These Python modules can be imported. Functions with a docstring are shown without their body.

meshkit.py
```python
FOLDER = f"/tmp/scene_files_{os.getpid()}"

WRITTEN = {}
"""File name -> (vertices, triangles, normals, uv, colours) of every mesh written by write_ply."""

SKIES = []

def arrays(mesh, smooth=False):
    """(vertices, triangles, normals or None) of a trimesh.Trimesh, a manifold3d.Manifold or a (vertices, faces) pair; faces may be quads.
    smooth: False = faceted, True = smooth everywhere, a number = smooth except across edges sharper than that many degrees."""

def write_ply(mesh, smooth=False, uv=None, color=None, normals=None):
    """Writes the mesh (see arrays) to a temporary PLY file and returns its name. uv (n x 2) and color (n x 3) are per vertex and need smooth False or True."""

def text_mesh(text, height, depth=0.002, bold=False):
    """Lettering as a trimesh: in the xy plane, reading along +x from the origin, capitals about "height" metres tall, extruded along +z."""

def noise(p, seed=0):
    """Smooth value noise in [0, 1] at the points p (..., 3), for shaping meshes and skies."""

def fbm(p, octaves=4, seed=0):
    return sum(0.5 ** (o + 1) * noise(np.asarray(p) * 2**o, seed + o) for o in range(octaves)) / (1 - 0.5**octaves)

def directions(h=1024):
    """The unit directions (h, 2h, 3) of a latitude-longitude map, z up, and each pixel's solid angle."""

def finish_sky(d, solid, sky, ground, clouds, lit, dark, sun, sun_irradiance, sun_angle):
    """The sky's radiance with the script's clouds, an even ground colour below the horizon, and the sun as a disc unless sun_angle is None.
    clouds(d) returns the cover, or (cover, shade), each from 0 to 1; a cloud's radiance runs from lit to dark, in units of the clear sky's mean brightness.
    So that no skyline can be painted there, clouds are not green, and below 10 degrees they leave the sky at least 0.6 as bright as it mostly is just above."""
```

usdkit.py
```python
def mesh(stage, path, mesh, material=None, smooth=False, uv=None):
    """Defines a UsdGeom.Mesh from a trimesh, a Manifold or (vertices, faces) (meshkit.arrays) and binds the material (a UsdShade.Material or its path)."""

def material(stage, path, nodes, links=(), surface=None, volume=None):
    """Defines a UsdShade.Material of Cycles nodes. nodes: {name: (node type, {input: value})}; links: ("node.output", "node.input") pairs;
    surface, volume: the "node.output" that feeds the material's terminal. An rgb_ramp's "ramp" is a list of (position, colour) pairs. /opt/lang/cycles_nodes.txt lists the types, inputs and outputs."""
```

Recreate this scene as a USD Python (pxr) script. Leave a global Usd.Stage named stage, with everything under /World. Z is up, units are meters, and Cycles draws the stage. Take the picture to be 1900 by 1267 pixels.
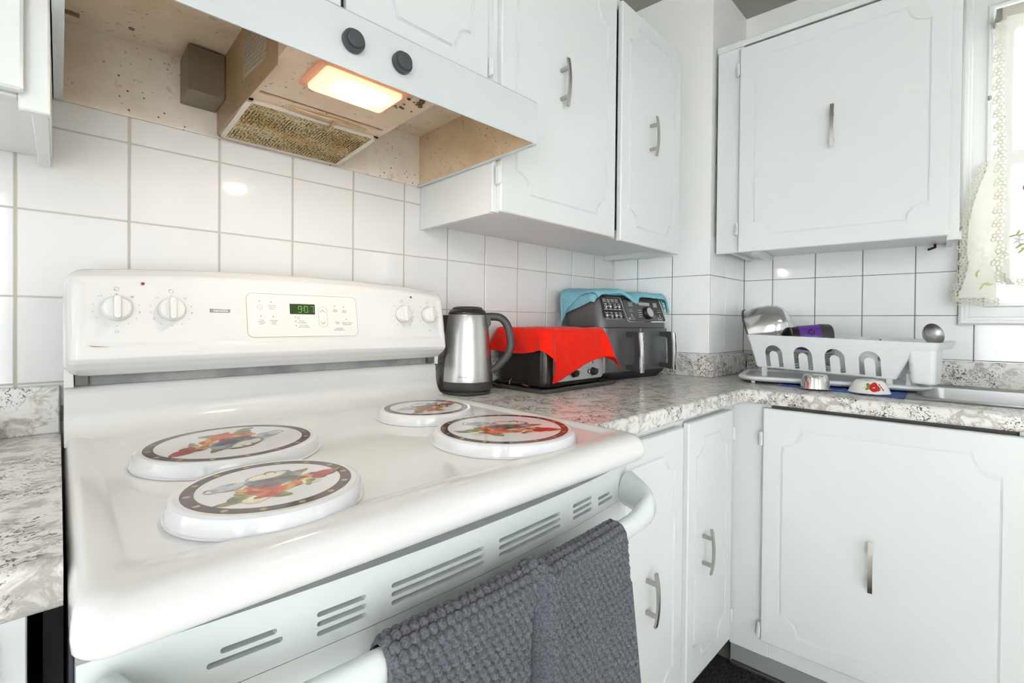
import math, random
import numpy as np, trimesh, shapely
from shapely.geometry import Polygon, Point, box as sbox, LineString
from shapely.ops import unary_union
from shapely import affinity
import usdkit, meshkit
from pxr import Usd, UsdGeom, UsdLux, UsdShade, Gf, Sdf

random.seed(7); np.random.seed(7)
stage = Usd.Stage.CreateInMemory()
UsdGeom.SetStageUpAxis(stage, UsdGeom.Tokens.z); UsdGeom.SetStageMetersPerUnit(stage, 1.0)
UsdGeom.Xform.Define(stage, '/World'); UsdGeom.Scope.Define(stage, '/World/Looks')

# ------------------------------------------------------------------ camera, sky, lights, exposure
CAM = np.array([0.05366, -1.17625, 1.118])
FW = np.array([0.69580327, 0.71817696, -0.00892561]); RT = np.array([0.71823233, -0.69574304, 0.00916222]); UP = np.array([-0.00037016, 0.01278576, 0.99991819])
cam = UsdGeom.Camera.Define(stage, '/World/camera')
cam.CreateHorizontalApertureAttr(36.0); cam.CreateVerticalApertureAttr(36.0 * 1267 / 1900)
cam.CreateFocalLengthAttr(36.0 * 868.23 / 1900)
cam.CreateVerticalApertureOffsetAttr(-27.88 / 1900 * 36)
cam.CreateClippingRangeAttr(Gf.Vec2f(0.02, 100))
cam.CreateExposureAttr(-0.34)
m4 = Gf.Matrix4d(*RT, 0, *UP, 0, *(-FW), 0, *CAM, 1)
UsdGeom.Xformable(cam).AddTransformOp().Set(m4)

dome = UsdLux.DomeLight.Define(stage, '/World/sky_dome')
dome.CreateIntensityAttr(3.6); dome.CreateColorAttr(Gf.Vec3f(0.95, 0.985, 1.0))

def rect_light(name, loc, target, w, h, power, color):
    l = UsdLux.RectLight.Define(stage, '/World/' + name)
    l.CreateWidthAttr(w); l.CreateHeightAttr(h); l.CreateIntensityAttr(power); l.CreateColorAttr(Gf.Vec3f(*color))
    z = np.array(loc, float) - np.array(target, float); z /= np.linalg.norm(z)
    x = np.cross([0, 1, 0.01], z); x /= np.linalg.norm(x); y = np.cross(z, x)
    UsdGeom.Xformable(l).AddTransformOp().Set(Gf.Matrix4d(*x, 0, *y, 0, *z, 0, *loc, 1))
    return l
rect_light('ceiling_lamp_light', (1.0, -2.3, 2.42), (1.0, -2.3, 0), 0.55, 0.55, 4.0, (1.0, 0.97, 0.92))
LENS_GLOW = 330.0

# ------------------------------------------------------------------ frames: FA = room, FB = the right wall seen from the room (X along it, Y into it)
class Frame:
    def __init__(self, o=(0, 0, 0), deg=0.0):
        self.o = np.array(o, float); self.deg = deg; a = math.radians(deg)
        self.R = np.array([[math.cos(a), -math.sin(a), 0], [math.sin(a), math.cos(a), 0], [0, 0, 1]])
    def world(self, p): return np.asarray(p, float) @ self.R.T + self.o
    def sub(self, loc, deg=0.0): return Frame(self.world(loc), self.deg + deg)
ANG = 0.0966677
FA = Frame()
FB = Frame((2.16838, 0, 0), -90 + math.degrees(ANG))

def numbered(parent, name):
    p, k = f'{parent}/{name}', 0
    while stage.GetPrimAtPath(p):
        k += 1; p = f'{parent}/{name}_{k:03d}'
    return p
def data(prim, **kw):
    for k, v in kw.items():
        if v: prim.SetCustomDataByKey(k, v)

class Thing:
    """An Xform at the thing's base; parts are meshes given in the frame's coordinates."""
    def __init__(self, name, label=None, cat=None, frame=FA, loc=(0, 0, 0), group=None, kind=None):
        self.path = numbered('/World', name); self.loc = np.array(loc, float); self.frame = frame
        x = UsdGeom.Xform.Define(stage, self.path)
        x.AddTranslateOp().Set(Gf.Vec3d(*frame.world(loc))); x.AddRotateZOp().Set(frame.deg)
        data(x.GetPrim(), label=label, category=cat, group=group, kind=kind)
    def part(self, name, mesh, mat, parent=None, label=None, smooth=32, kind=None):
        if hasattr(mesh, 'vertices'): v, f = np.array(mesh.vertices), np.array(mesh.faces)
        else: v, f = mesh
        p = numbered(parent or self.path, name)
        m = usdkit.mesh(stage, p, trimesh.Trimesh(v - self.loc, f, process=False), mat, smooth=smooth)
        data(m.GetPrim(), label=label, kind=kind)
        return p

# ------------------------------------------------------------------ materials
def M(name, nodes, links=(), surface='p.BSDF'): return usdkit.material(stage, '/World/Looks/' + name, nodes, links, surface)
def plain(name, color, rough=0.5, metal=0.0, spec=0.5, coat=0.0, bump=None, **kw):
    n = {'p': ('principled_bsdf', dict(base_color=color, roughness=rough, metallic=metal, specular_ior_level=spec, coat_weight=coat, **kw))}
    l = []
    if bump:
        n['g'] = ('texture_coordinate', {}); n['nz'] = ('noise_texture', dict(scale=bump[0], detail=3.0)); n['b'] = ('bump', dict(strength=bump[1], distance=bump[2]))
        l = [('g.object', 'nz.vector'), ('nz.fac', 'b.height'), ('b.normal', 'p.normal')]
    return M(name, n, l)
def two(name, c1, c2, scale, lo=0.4, hi=0.6, rough=0.5, metal=0.0, stretch=(1, 1, 1), bump=0.0, bd=0.001, detail=4.0, spec=0.5, **kw):
    n = {'g': ('texture_coordinate', {}), 'm': ('mapping', dict(scale=stretch)), 'nz': ('noise_texture', dict(scale=scale, detail=detail)),
         'r': ('rgb_ramp', {'ramp': [(lo, c1), (hi, c2)]}), 'p': ('principled_bsdf', dict(roughness=rough, metallic=metal, specular_ior_level=spec, **kw))}
    l = [('g.object', 'm.vector'), ('m.vector', 'nz.vector'), ('nz.fac', 'r.fac'), ('r.color', 'p.base_color')]
    if bump:
        n['b'] = ('bump', dict(strength=bump, distance=bd)); l += [('nz.fac', 'b.height'), ('b.normal', 'p.normal')]
    return M(name, n, l)

PAINT = plain('cabinet_paint', (0.735, 0.755, 0.752), 0.30, bump=(26, 0.10, 0.002))
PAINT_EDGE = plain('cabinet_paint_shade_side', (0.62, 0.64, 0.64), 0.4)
WALLP = plain('wall_paint', (0.86, 0.86, 0.84), 0.55, bump=(40, 0.08, 0.002))
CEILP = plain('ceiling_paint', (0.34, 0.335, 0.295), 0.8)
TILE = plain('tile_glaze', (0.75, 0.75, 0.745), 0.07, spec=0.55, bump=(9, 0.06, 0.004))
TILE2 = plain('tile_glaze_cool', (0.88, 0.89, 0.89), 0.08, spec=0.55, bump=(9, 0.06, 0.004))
GROUT_A = plain('grout_beige', (0.50, 0.47, 0.41), 0.9)
GROUT_B = plain('grout_grey', (0.25, 0.25, 0.24), 0.9)
ENAMEL = plain('stove_enamel', (0.73, 0.727, 0.72), 0.10, spec=0.5)
ENAMEL_C = plain('oven_door_enamel', (0.66, 0.70, 0.695), 0.16)
PLASTW = plain('white_plastic', (0.745, 0.74, 0.72), 0.35)
DARKSIDE = plain('stove_side_dark', (0.02, 0.022, 0.035), 0.5)
GAPGREY = two('backguard_gap_metal', (0.20, 0.21, 0.215), (0.32, 0.33, 0.33), 14, rough=0.5)
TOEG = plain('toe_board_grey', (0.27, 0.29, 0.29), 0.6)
RODM = plain('rod_beige', (0.52, 0.50, 0.43), 0.5)
SOOT_SLOT_SHADE = two('soot_stain', (0.05, 0.035, 0.025), (0.20, 0.13, 0.08), 130, rough=0.7)  # soot smudges, and the painted shade inside the plenum slot
RAIL_SHADE = plain('rail_gap_shade', (0.15, 0.14, 0.13), 0.7)  # dark colour stands in for shade in the gap under the worktop
STEEL = plain('brushed_steel', (0.50, 0.49, 0.48), 0.26, 1.0, anisotropic=0.6)
STEEL2 = plain('polished_steel', (0.68, 0.68, 0.68), 0.16, 1.0)
SINKST = plain('sink_steel', (0.34, 0.34, 0.34), 0.36, 1.0)
NICKEL = plain('brushed_nickel', (0.50, 0.48, 0.45), 0.33, 1.0)
CHROME = plain('chrome', (0.80, 0.80, 0.80), 0.08, 1.0)
BLACKP = plain('black_plastic', (0.015, 0.015, 0.016), 0.28)
DARKP = plain('charcoal_plastic', (0.045, 0.044, 0.045), 0.42)
KNOBG = plain('slate_knob', (0.055, 0.06, 0.066), 0.35)
FRYER = plain('fryer_grey', (0.105, 0.105, 0.108), 0.38, 0.35)
FRYER2 = plain('fryer_basket_grey', (0.125, 0.13, 0.135), 0.34, 0.5)
TOASTB = plain('toaster_black', (0.035, 0.03, 0.027), 0.22, 0.2)
SILVER = plain('satin_silver', (0.66, 0.66, 0.67), 0.32, 0.8)
TRAYM = plain('tray_dark', (0.10, 0.095, 0.09), 0.35, 0.5)
PRINT = plain('print_dark', (0.05, 0.05, 0.055), 0.6)
PRINTG = plain('print_grey', (0.30, 0.29, 0.28), 0.6)
PRINTW = plain('print_white', (0.75, 0.75, 0.75), 0.5)
REDLED = plain('red_indicator', (0.25, 0.01, 0.015), 0.3)
DISPLAY = plain('display_window', (0.03, 0.055, 0.018), 0.15)
DIGIT = M('display_digits', {'e': ('emission', dict(color=(0.42, 1.0, 0.18), strength=0.9))}, surface='e.emission')
RACKW = M('rack_plastic', {'p': ('principled_bsdf', dict(base_color=(0.90, 0.92, 0.935), roughness=0.32)), 't': ('translucent_bsdf', dict(color=(0.85, 0.89, 0.92))), 'x': ('mix_closure', dict(fac=0.12))},
          [('p.BSDF', 'x.closure1'), ('t.BSDF', 'x.closure2')], 'x.closure')
BLUEGREY = plain('drip_tray_well', (0.62, 0.67, 0.69), 0.25)
PURPLE = plain('purple_enamel', (0.12, 0.035, 0.30), 0.3)
PORCEL = plain('white_porcelain', (0.84, 0.83, 0.80), 0.12)
MATBLUE = two('blue_mat_cloth', (0.04, 0.085, 0.26), (0.06, 0.13, 0.36), 60, rough=0.9, bump=0.3, bd=0.0008)
ORANGE = plain('amber_ceramic', (0.55, 0.27, 0.05), 0.25)
def cloth(name, c1, c2, scale, bump, bd):
    return two(name, c1, c2, scale, 0.35, 0.65, rough=0.95, bump=bump, bd=bd, spec=0.12, sheen_weight=0.12, sheen_roughness=0.5)
REDC = cloth('red_microfibre', (0.78, 0.012, 0.004), (0.92, 0.024, 0.008), 320, 0.35, 0.0008)
BLUEC = cloth('turquoise_terry', (0.16, 0.43, 0.52), (0.26, 0.56, 0.64), 260, 0.5, 0.0012)
GREYC = two('grey_waffle_cotton', (0.075, 0.078, 0.092), (0.15, 0.152, 0.172), 420, 0.35, 0.65, rough=0.95, bump=0.25, bd=0.0008, spec=0.1, sheen_weight=0.12, sheen_roughness=0.5)
CURT = M('curtain_voile', {'d': ('diffuse_bsdf', dict(color=(0.74, 0.73, 0.675))), 't': ('translucent_bsdf', dict(color=(0.93, 0.92, 0.87))), 'x': ('mix_closure', dict(fac=0.12)),
         'q': ('transparent_bsdf', {}), 'y': ('mix_closure', dict(fac=0.03))}, [('d.BSDF', 'x.closure1'), ('t.BSDF', 'x.closure2'), ('x.closure', 'y.closure1'), ('q.BSDF', 'y.closure2')], 'y.closure')
LACE = M('curtain_lace', {'d': ('diffuse_bsdf', dict(color=(0.80, 0.78, 0.69))), 't': ('translucent_bsdf', dict(color=(0.80, 0.78, 0.68))), 'x': ('mix_closure', dict(fac=0.4))}, [('d.BSDF', 'x.closure1'), ('t.BSDF', 'x.closure2')], 'x.closure')
LEAFP = plain('embroidery_leaf', (0.46, 0.47, 0.20), 0.8)
PETALP = plain('embroidery_petal', (0.42, 0.12, 0.11), 0.8)
PALEP = plain('embroidery_pale', (0.70, 0.67, 0.62), 0.8)
GLASS = M('window_glass', {'f': ('fresnel', dict(IOR=1.45)), 'g': ('glossy_bsdf', dict(color=(1, 1, 1), roughness=0.0)), 't': ('transparent_bsdf', {}), 'x': ('mix_closure', {})},
          [('f.fac', 'x.fac'), ('t.BSDF', 'x.closure1'), ('g.BSDF', 'x.closure2')], 'x.closure')
VINYL = plain('floor_vinyl', (0.62, 0.58, 0.52), 0.35)
CARPET = two('carpet_charcoal', (0.018, 0.018, 0.018), (0.06, 0.056, 0.053), 120, stretch=(0.4, 3.0, 1), rough=1.0, bump=0.8, bd=0.004, spec=0.1)
LENS = M('lamp_lens', {'e': ('emission', dict(color=(1.0, 0.62, 0.34), strength=0.95)), 'p': ('principled_bsdf', dict(base_color=(0.9, 0.75, 0.6), roughness=0.2)), 'a': ('add_closure', {})},
         [('e.emission', 'a.closure1'), ('p.BSDF', 'a.closure2')], 'a.closure')
LENSRIM = M('lamp_lens_rim', {'t': ('translucent_bsdf', dict(color=(1.0, 0.72, 0.55))), 'd': ('principled_bsdf', dict(base_color=(0.9, 0.62, 0.45), roughness=0.2)), 'x': ('mix_closure', dict(fac=0.6))}, [('d.BSDF', 'x.closure1'), ('t.BSDF', 'x.closure2')], 'x.closure')
BULB = M('lamp_bulb', {'e': ('emission', dict(color=(1.0, 0.88, 0.75), strength=LENS_GLOW))}, surface='e.emission')

def granite():
    n = {'g': ('geometry', {}),
         'n1': ('noise_texture', dict(scale=34.0, detail=7.0, roughness=0.66, distortion=0.8)),
         'r1': ('rgb_ramp', {'ramp': [(0.30, (0.76, 0.755, 0.735)), (0.49, (0.74, 0.725, 0.695)), (0.55, (0.57, 0.54, 0.505)), (0.62, (0.38, 0.36, 0.34)), (0.72, (0.58, 0.56, 0.53))]}),
         'n2': ('noise_texture', dict(scale=120.0, detail=5.0, roughness=0.62, distortion=1.5)),
         'r2': ('rgb_ramp', {'ramp': [(0.535, (0, 0, 0)), (0.585, (1, 1, 1))]}),
         'n3': ('noise_texture', dict(scale=15.0, detail=3.0, roughness=0.5)),
         'r3': ('rgb_ramp', {'ramp': [(0.45, (0, 0, 0)), (0.57, (1, 1, 1))]}),
         'mm': ('mix_color', dict(blend_type='multiply', fac=1.0)), 'bw': ('rgb_to_bw', {}),
         'mx': ('mix_color', dict(blend_type='mix', b=(0.085, 0.075, 0.068))),
         'p': ('principled_bsdf', dict(roughness=0.20, specular_ior_level=0.42))}
    l = [('g.position', 'n1.vector'), ('g.position', 'n2.vector'), ('g.position', 'n3.vector'), ('n1.fac', 'r1.fac'), ('n2.fac', 'r2.fac'), ('n3.fac', 'r3.fac'),
         ('r2.color', 'mm.a'), ('r3.color', 'mm.b'), ('mm.result', 'bw.color'), ('bw.val', 'mx.fac'), ('r1.color', 'mx.a'), ('mx.result', 'p.base_color')]
    return M('granite_laminate', n, l)
GRANITE = granite()
def greasy(name, base, dark, rust, amount=0.5, metal=0.0, speck=0.052):
    """Old enamel with cooking stains: broad yellowing, drips and small brown specks."""
    n = {'g': ('geometry', {}),
         'n1': ('noise_texture', dict(scale=7.0, detail=5.0, roughness=0.6)), 'r1': ('rgb_ramp', {'ramp': [(0.40, base), (0.72, dark)]}),
         'n2': ('noise_texture', dict(scale=34.0, detail=4.0, roughness=0.7)), 'r2': ('rgb_ramp', {'ramp': [(0.60, (0, 0, 0)), (0.70, (1, 1, 1))]}),
         'vo': ('voronoi_texture', dict(scale=75.0)), 'r3': ('rgb_ramp', {'ramp': [(speck * 2, (1, 1, 1)), (speck * 3.6, (0, 0, 0))]}),
         'n4': ('noise_texture', dict(scale=12.0, detail=2.0)), 'r4': ('rgb_ramp', {'ramp': [(0.46, (0, 0, 0)), (0.6, (1, 1, 1))]}),
         'mm': ('mix_color', dict(blend_type='multiply', fac=1.0)), 'b3': ('rgb_to_bw', {}), 'b2': ('rgb_to_bw', {}), 'am': ('math', dict(math_type='multiply', value2=amount)),
         'x1': ('mix_color', dict(b=rust)), 'x2': ('mix_color', dict(b=(0.12, 0.07, 0.03))), 'p': ('principled_bsdf', dict(roughness=0.38, metallic=metal))}
    l = [('g.position', k + '.vector') for k in ('n1', 'n2', 'vo', 'n4')] + [('n1.fac', 'r1.fac'), ('n2.fac', 'r2.fac'), ('vo.distance', 'r3.fac'), ('n4.fac', 'r4.fac'), ('r3.color', 'mm.a'), ('r4.color', 'mm.b'),
         ('mm.result', 'b3.color'), ('r2.color', 'b2.color'), ('b2.val', 'am.value1'), ('am.value', 'x1.fac'), ('r1.color', 'x1.a'), ('x1.result', 'x2.a'), ('b3.val', 'x2.fac'), ('x2.result', 'p.base_color')]
    return M(name, n, l)
HOODIN = greasy('hood_lining_greasy', (0.82, 0.76, 0.68), (0.68, 0.57, 0.44), (0.50, 0.34, 0.19), 0.55)
HOODSIDE = greasy('hood_side_greasy', (0.74, 0.60, 0.42), (0.60, 0.42, 0.24), (0.38, 0.22, 0.09), 0.6)
HOODTOP = greasy('hood_ceiling_greasy', (0.80, 0.69, 0.56), (0.66, 0.52, 0.36), (0.45, 0.28, 0.13), 0.5)
PLENUM = greasy('plenum_greasy', (0.66, 0.50, 0.36), (0.55, 0.40, 0.26), (0.30, 0.18, 0.08), 0.55)
PLENSIDE = greasy('plenum_side_greasy', (0.44, 0.31, 0.18), (0.34, 0.22, 0.11), (0.24, 0.14, 0.05), 0.6, 0.15)
BOXGREY = greasy('junction_box_grime', (0.20, 0.165, 0.125), (0.13, 0.10, 0.07), (0.10, 0.07, 0.04), 0.4)
HOODW = plain('hood_white_enamel', (0.60, 0.63, 0.64), 0.22)
FILTER = M('filter_mesh_greasy', {'g': ('geometry', {}), 'mp': ('mapping', dict(scale=(1.0, 1.35, 1.0))), 'vo': ('voronoi_texture', dict(scale=175.0, randomness=0.45)), 'r': ('rgb_ramp', {'ramp': [(0.18, (0.035, 0.025, 0.012)), (0.42, (0.45, 0.36, 0.20)), (0.62, (0.80, 0.72, 0.52))]}),
            'nz': ('noise_texture', dict(scale=11.0, detail=3.0)), 'rn': ('rgb_ramp', {'ramp': [(0.38, (0.80, 0.66, 0.44)), (0.62, (1.0, 0.97, 0.90))]}), 'mx': ('mix_color', dict(blend_type='multiply', fac=1.0)),
            'b': ('bump', dict(strength=0.9, distance=0.0025)), 'p': ('principled_bsdf', dict(roughness=0.34, metallic=0.75))},
           [('g.position', 'mp.vector'), ('mp.vector', 'vo.vector'), ('vo.distance', 'r.fac'), ('g.position', 'nz.vector'), ('nz.fac', 'rn.fac'), ('r.color', 'mx.a'), ('rn.color', 'mx.b'), ('mx.result', 'p.base_color'), ('vo.distance', 'b.height'), ('b.normal', 'p.normal')])
STICKER = plain('sticker_paper', (0.50, 0.40, 0.26), 0.7)
RAIL = plain('filter_rail_metal', (0.62, 0.57, 0.50), 0.35, 0.6)

# ------------------------------------------------------------------ mesh helpers
def cbox(x0, x1, y0, y1, z0, z1, c=0.002):
    c = min(c, abs(x1 - x0) * .45, abs(y1 - y0) * .45, abs(z1 - z0) * .45)
    pts = []
    for x, sx in ((x0, 1), (x1, -1)):
        for y, sy in ((y0, 1), (y1, -1)):
            for z, sz in ((z0, 1), (z1, -1)):
                pts += [(x, y + sy * c, z + sz * c), (x + sx * c, y, z + sz * c), (x + sx * c, y + sy * c, z)]
    return trimesh.convex.convex_hull(np.array(pts))
def hull(pts): return trimesh.convex.convex_hull(np.asarray(pts, float))
def join(*ms): return trimesh.util.concatenate([m for m in ms])
def loft(rings, caps=True, closed=True):
    rings = np.asarray(rings, float); m, n = rings.shape[:2]; v = rings.reshape(-1, 3); f = []
    for i in range(m - 1):
        for j in range(n if closed else n - 1):
            a, b = i * n + j, i * n + (j + 1) % n
            f += [(a, b, b + n), (a, b + n, a + n)]
    if caps:
        for k, (base, flip) in enumerate(((0, True), ((m - 1) * n, False))):
            c = len(v); v = np.vstack([v, v[base:base + n].mean(0)])
            for j in range(n):
                t = (base + j, base + (j + 1) % n, c); f.append(t[::-1] if flip else t)
    t = trimesh.Trimesh(v, np.array(f), process=False)
    if caps and t.volume < 0: t.invert()
    return t
def rrect(x0, x1, y0, y1, r, n=6):
    r = r if np.ndim(r) else [r] * 4; out = []
    for (cx, cy, a0), q in zip(((x1, y0, -90), (x1, y1, 0), (x0, y1, 90), (x0, y0, 180)), r):
        q = max(q, 1e-5); ox = cx - q if cx == x1 else cx + q; oy = cy - q if cy == y1 else cy + q
        for k in range(n + 1):
            a = math.radians(a0 + 90 * k / n); out.append((ox + q * math.cos(a), oy + q * math.sin(a)))
    return np.array(out)
def at_z(p2, z): p2 = np.asarray(p2); return np.column_stack([p2, np.full(len(p2), z)])
def lathe(prof, n=48, c=(0, 0)):
    a = np.linspace(0, 2 * np.pi, n, endpoint=False)
    return loft([np.column_stack([c[0] + max(r, 1e-5) * np.cos(a), c[1] + max(r, 1e-5) * np.sin(a), np.full(n, z)]) for r, z in prof])
def tube(path, r, n=12, caps=True, up=(0, 0, 1)):
    p = np.asarray(path, float); t = np.gradient(p, axis=0); t /= np.linalg.norm(t, axis=1, keepdims=True)
    r = np.broadcast_to(np.asarray(r, float).reshape(-1, 2) if np.ndim(r) > 0 and np.ndim(r[0]) > 0 else (np.column_stack([r, r]) if np.ndim(r) and len(r) == len(p) and len(p) != 2 else np.broadcast_to(r, (len(p), 2))), (len(p), 2))
    u = np.cross(t, np.broadcast_to(up, t.shape)); bad = np.linalg.norm(u, axis=1) < 1e-3
    u[bad] = np.cross(t[bad], (1, 0, 0)); u /= np.linalg.norm(u, axis=1, keepdims=True); w = np.cross(u, t)
    a = np.linspace(0, 2 * np.pi, n, endpoint=False)
    return loft([p[i] + r[i, 0] * np.cos(a)[:, None] * u[i] + r[i, 1] * np.sin(a)[:, None] * w[i] for i in range(len(p))], caps)
def prism(poly, h):
    gs = getattr(poly, 'geoms', [poly])
    return join(*[trimesh.creation.extrude_polygon(g, h, engine='earcut') for g in gs if g.area > 1e-9])
def ex_y(poly, y0, y1):
    """poly in (x, z), extruded from y0 to y1 (y1 > y0)."""
    m = prism(poly, y1 - y0); v = np.array(m.vertices); m.vertices = np.column_stack([v[:, 0], y1 - v[:, 2], v[:, 1]]); return m
def ex_x(poly, x0, x1):
    """poly in (y, z), extruded from x0 to x1."""
    m = prism(poly, x1 - x0); v = np.array(m.vertices); m.vertices = np.column_stack([v[:, 2] + x0, v[:, 0], v[:, 1]]); return m
def ex_z(poly, z0, z1):
    m = prism(poly, z1 - z0); m.apply_translation((0, 0, z0)); return m
def cut(a, *bs):
    for b in bs: a = trimesh.boolean.difference([a, b], engine='manifold')
    return a
def rect2(x0, x1, z0, z1, r=0.0, n=6): return Polygon(rrect(x0, x1, z0, z1, r, n)) if r else sbox(x0, z0, x1, z1)
def move(m, R=None, t=(0, 0, 0)):
    m = m.copy(); v = np.array(m.vertices)
    if R is not None: v = v @ np.asarray(R).T
    m.vertices = v + np.asarray(t); return m
def rotz(d): a = math.radians(d); return np.array([[math.cos(a), -math.sin(a), 0], [math.sin(a), math.cos(a), 0], [0, 0, 1]])
def rotx(d): a = math.radians(d); return np.array([[1, 0, 0], [0, math.cos(a), -math.sin(a)], [0, math.sin(a), math.cos(a)]])
def roty(d): a = math.radians(d); return np.array([[math.cos(a), 0, math.sin(a)], [0, 1, 0], [-math.sin(a), 0, math.cos(a)]])
def axis_to(d):
    """Rotation that takes +z to d."""
    d = np.asarray(d, float) / np.linalg.norm(d); x = np.cross((0, 0, 1), d)
    x = x / np.linalg.norm(x) if np.linalg.norm(x) > 1e-6 else np.array([1.0, 0, 0]); return np.column_stack([x, np.cross(d, x), d])
def sheet(P, th):
    """A closed cloth of thickness th over the grid of points P (nu, nv, 3)."""
    P = np.asarray(P, float); nu, nv = P.shape[:2]
    N = np.cross(np.gradient(P, axis=0), np.gradient(P, axis=1)); N /= np.linalg.norm(N, axis=2, keepdims=True) + 1e-12
    v = np.vstack([(P + N * th / 2).reshape(-1, 3), (P - N * th / 2).reshape(-1, 3)]); k = nu * nv
    i, j = np.meshgrid(np.arange(nu - 1), np.arange(nv - 1), indexing='ij'); a = (i * nv + j).ravel(); b = a + 1; c = a + nv; d = c + 1
    f = [np.column_stack([a, c, d]), np.column_stack([a, d, b]), np.column_stack([a + k, d + k, c + k]), np.column_stack([a + k, b + k, d + k])]
    rim = [x for x in range(nv)] + [x * nv + nv - 1 for x in range(1, nu)] + [(nu - 1) * nv + x for x in range(nv - 2, -1, -1)] + [x * nv for x in range(nu - 2, 0, -1)]
    rim = np.array(rim); nx = np.roll(rim, -1)
    f += [np.column_stack([rim, nx, nx + k]), np.column_stack([rim, nx + k, rim + k])]
    t = trimesh.Trimesh(v, np.vstack(f), process=False)
    if t.volume < 0: t.invert()
    return t
def grid1(P):
    nu, nv = P.shape[:2]; i, j = np.meshgrid(np.arange(nu - 1), np.arange(nv - 1), indexing='ij'); a = (i * nv + j).ravel()
    return trimesh.Trimesh(P.reshape(-1, 3), np.vstack([np.column_stack([a, a + nv, a + nv + 1]), np.column_stack([a, a + nv + 1, a + 1])]), process=False)
def text_y(s, h, x, y, z, depth=0.0004, bold=False):
    """Lettering on a surface that faces -y, centred at x, baseline z."""
    m = meshkit.text_mesh(s, h, depth, bold); v = np.array(m.vertices); v[:, 0] -= (v[:, 0].min() + v[:, 0].max()) / 2
    m.vertices = np.column_stack([v[:, 0] + x, y - v[:, 2], v[:, 1] + z]); return m
def disc_y(x, y, z, r, d=0.0004, n=20): return ex_y(Point(x, z).buffer(r, n // 4), y - d, y)

# ------------------------------------------------------------------ setting: walls, tiles, ceiling, floor
ZR = 1.3075; TP = 0.1524; ZT = 1.4615; ZBS = 0.998
def tile_boxes(thing, xs, zs, y, mat, gx=0.004, gz=0.0022):
    for a, b in zip(xs[:-1], xs[1:]):
        for c, d in zip(zs[:-1], zs[1:]):
            if b - a > 0.012 and d - c > 0.008:
                thing.part('tile', cbox(a + gx / 2, b - gx / 2, y, y + 0.006, c + gz / 2, d - gz / 2, 0.0012), mat, smooth=False)
w = Thing('wall_back', kind='structure', loc=(0.5, 0, 0))
w.part('plaster', cbox(-0.9, 2.4, 0.0035, 0.12, -0.02, 2.45, 0), WALLP)
w.part('grout_bed', cbox(-0.9, 1.825, 0.0016, 0.004, 0.93, 1.52, 0), GROUT_A)
tile_boxes(w, [TP * k for k in range(-3, 12)] + [1.823], [ZBS - 0.04, ZR - 2 * TP, ZR - TP, ZR, ZR + TP, 1.512], 0.0, TILE)

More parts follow.
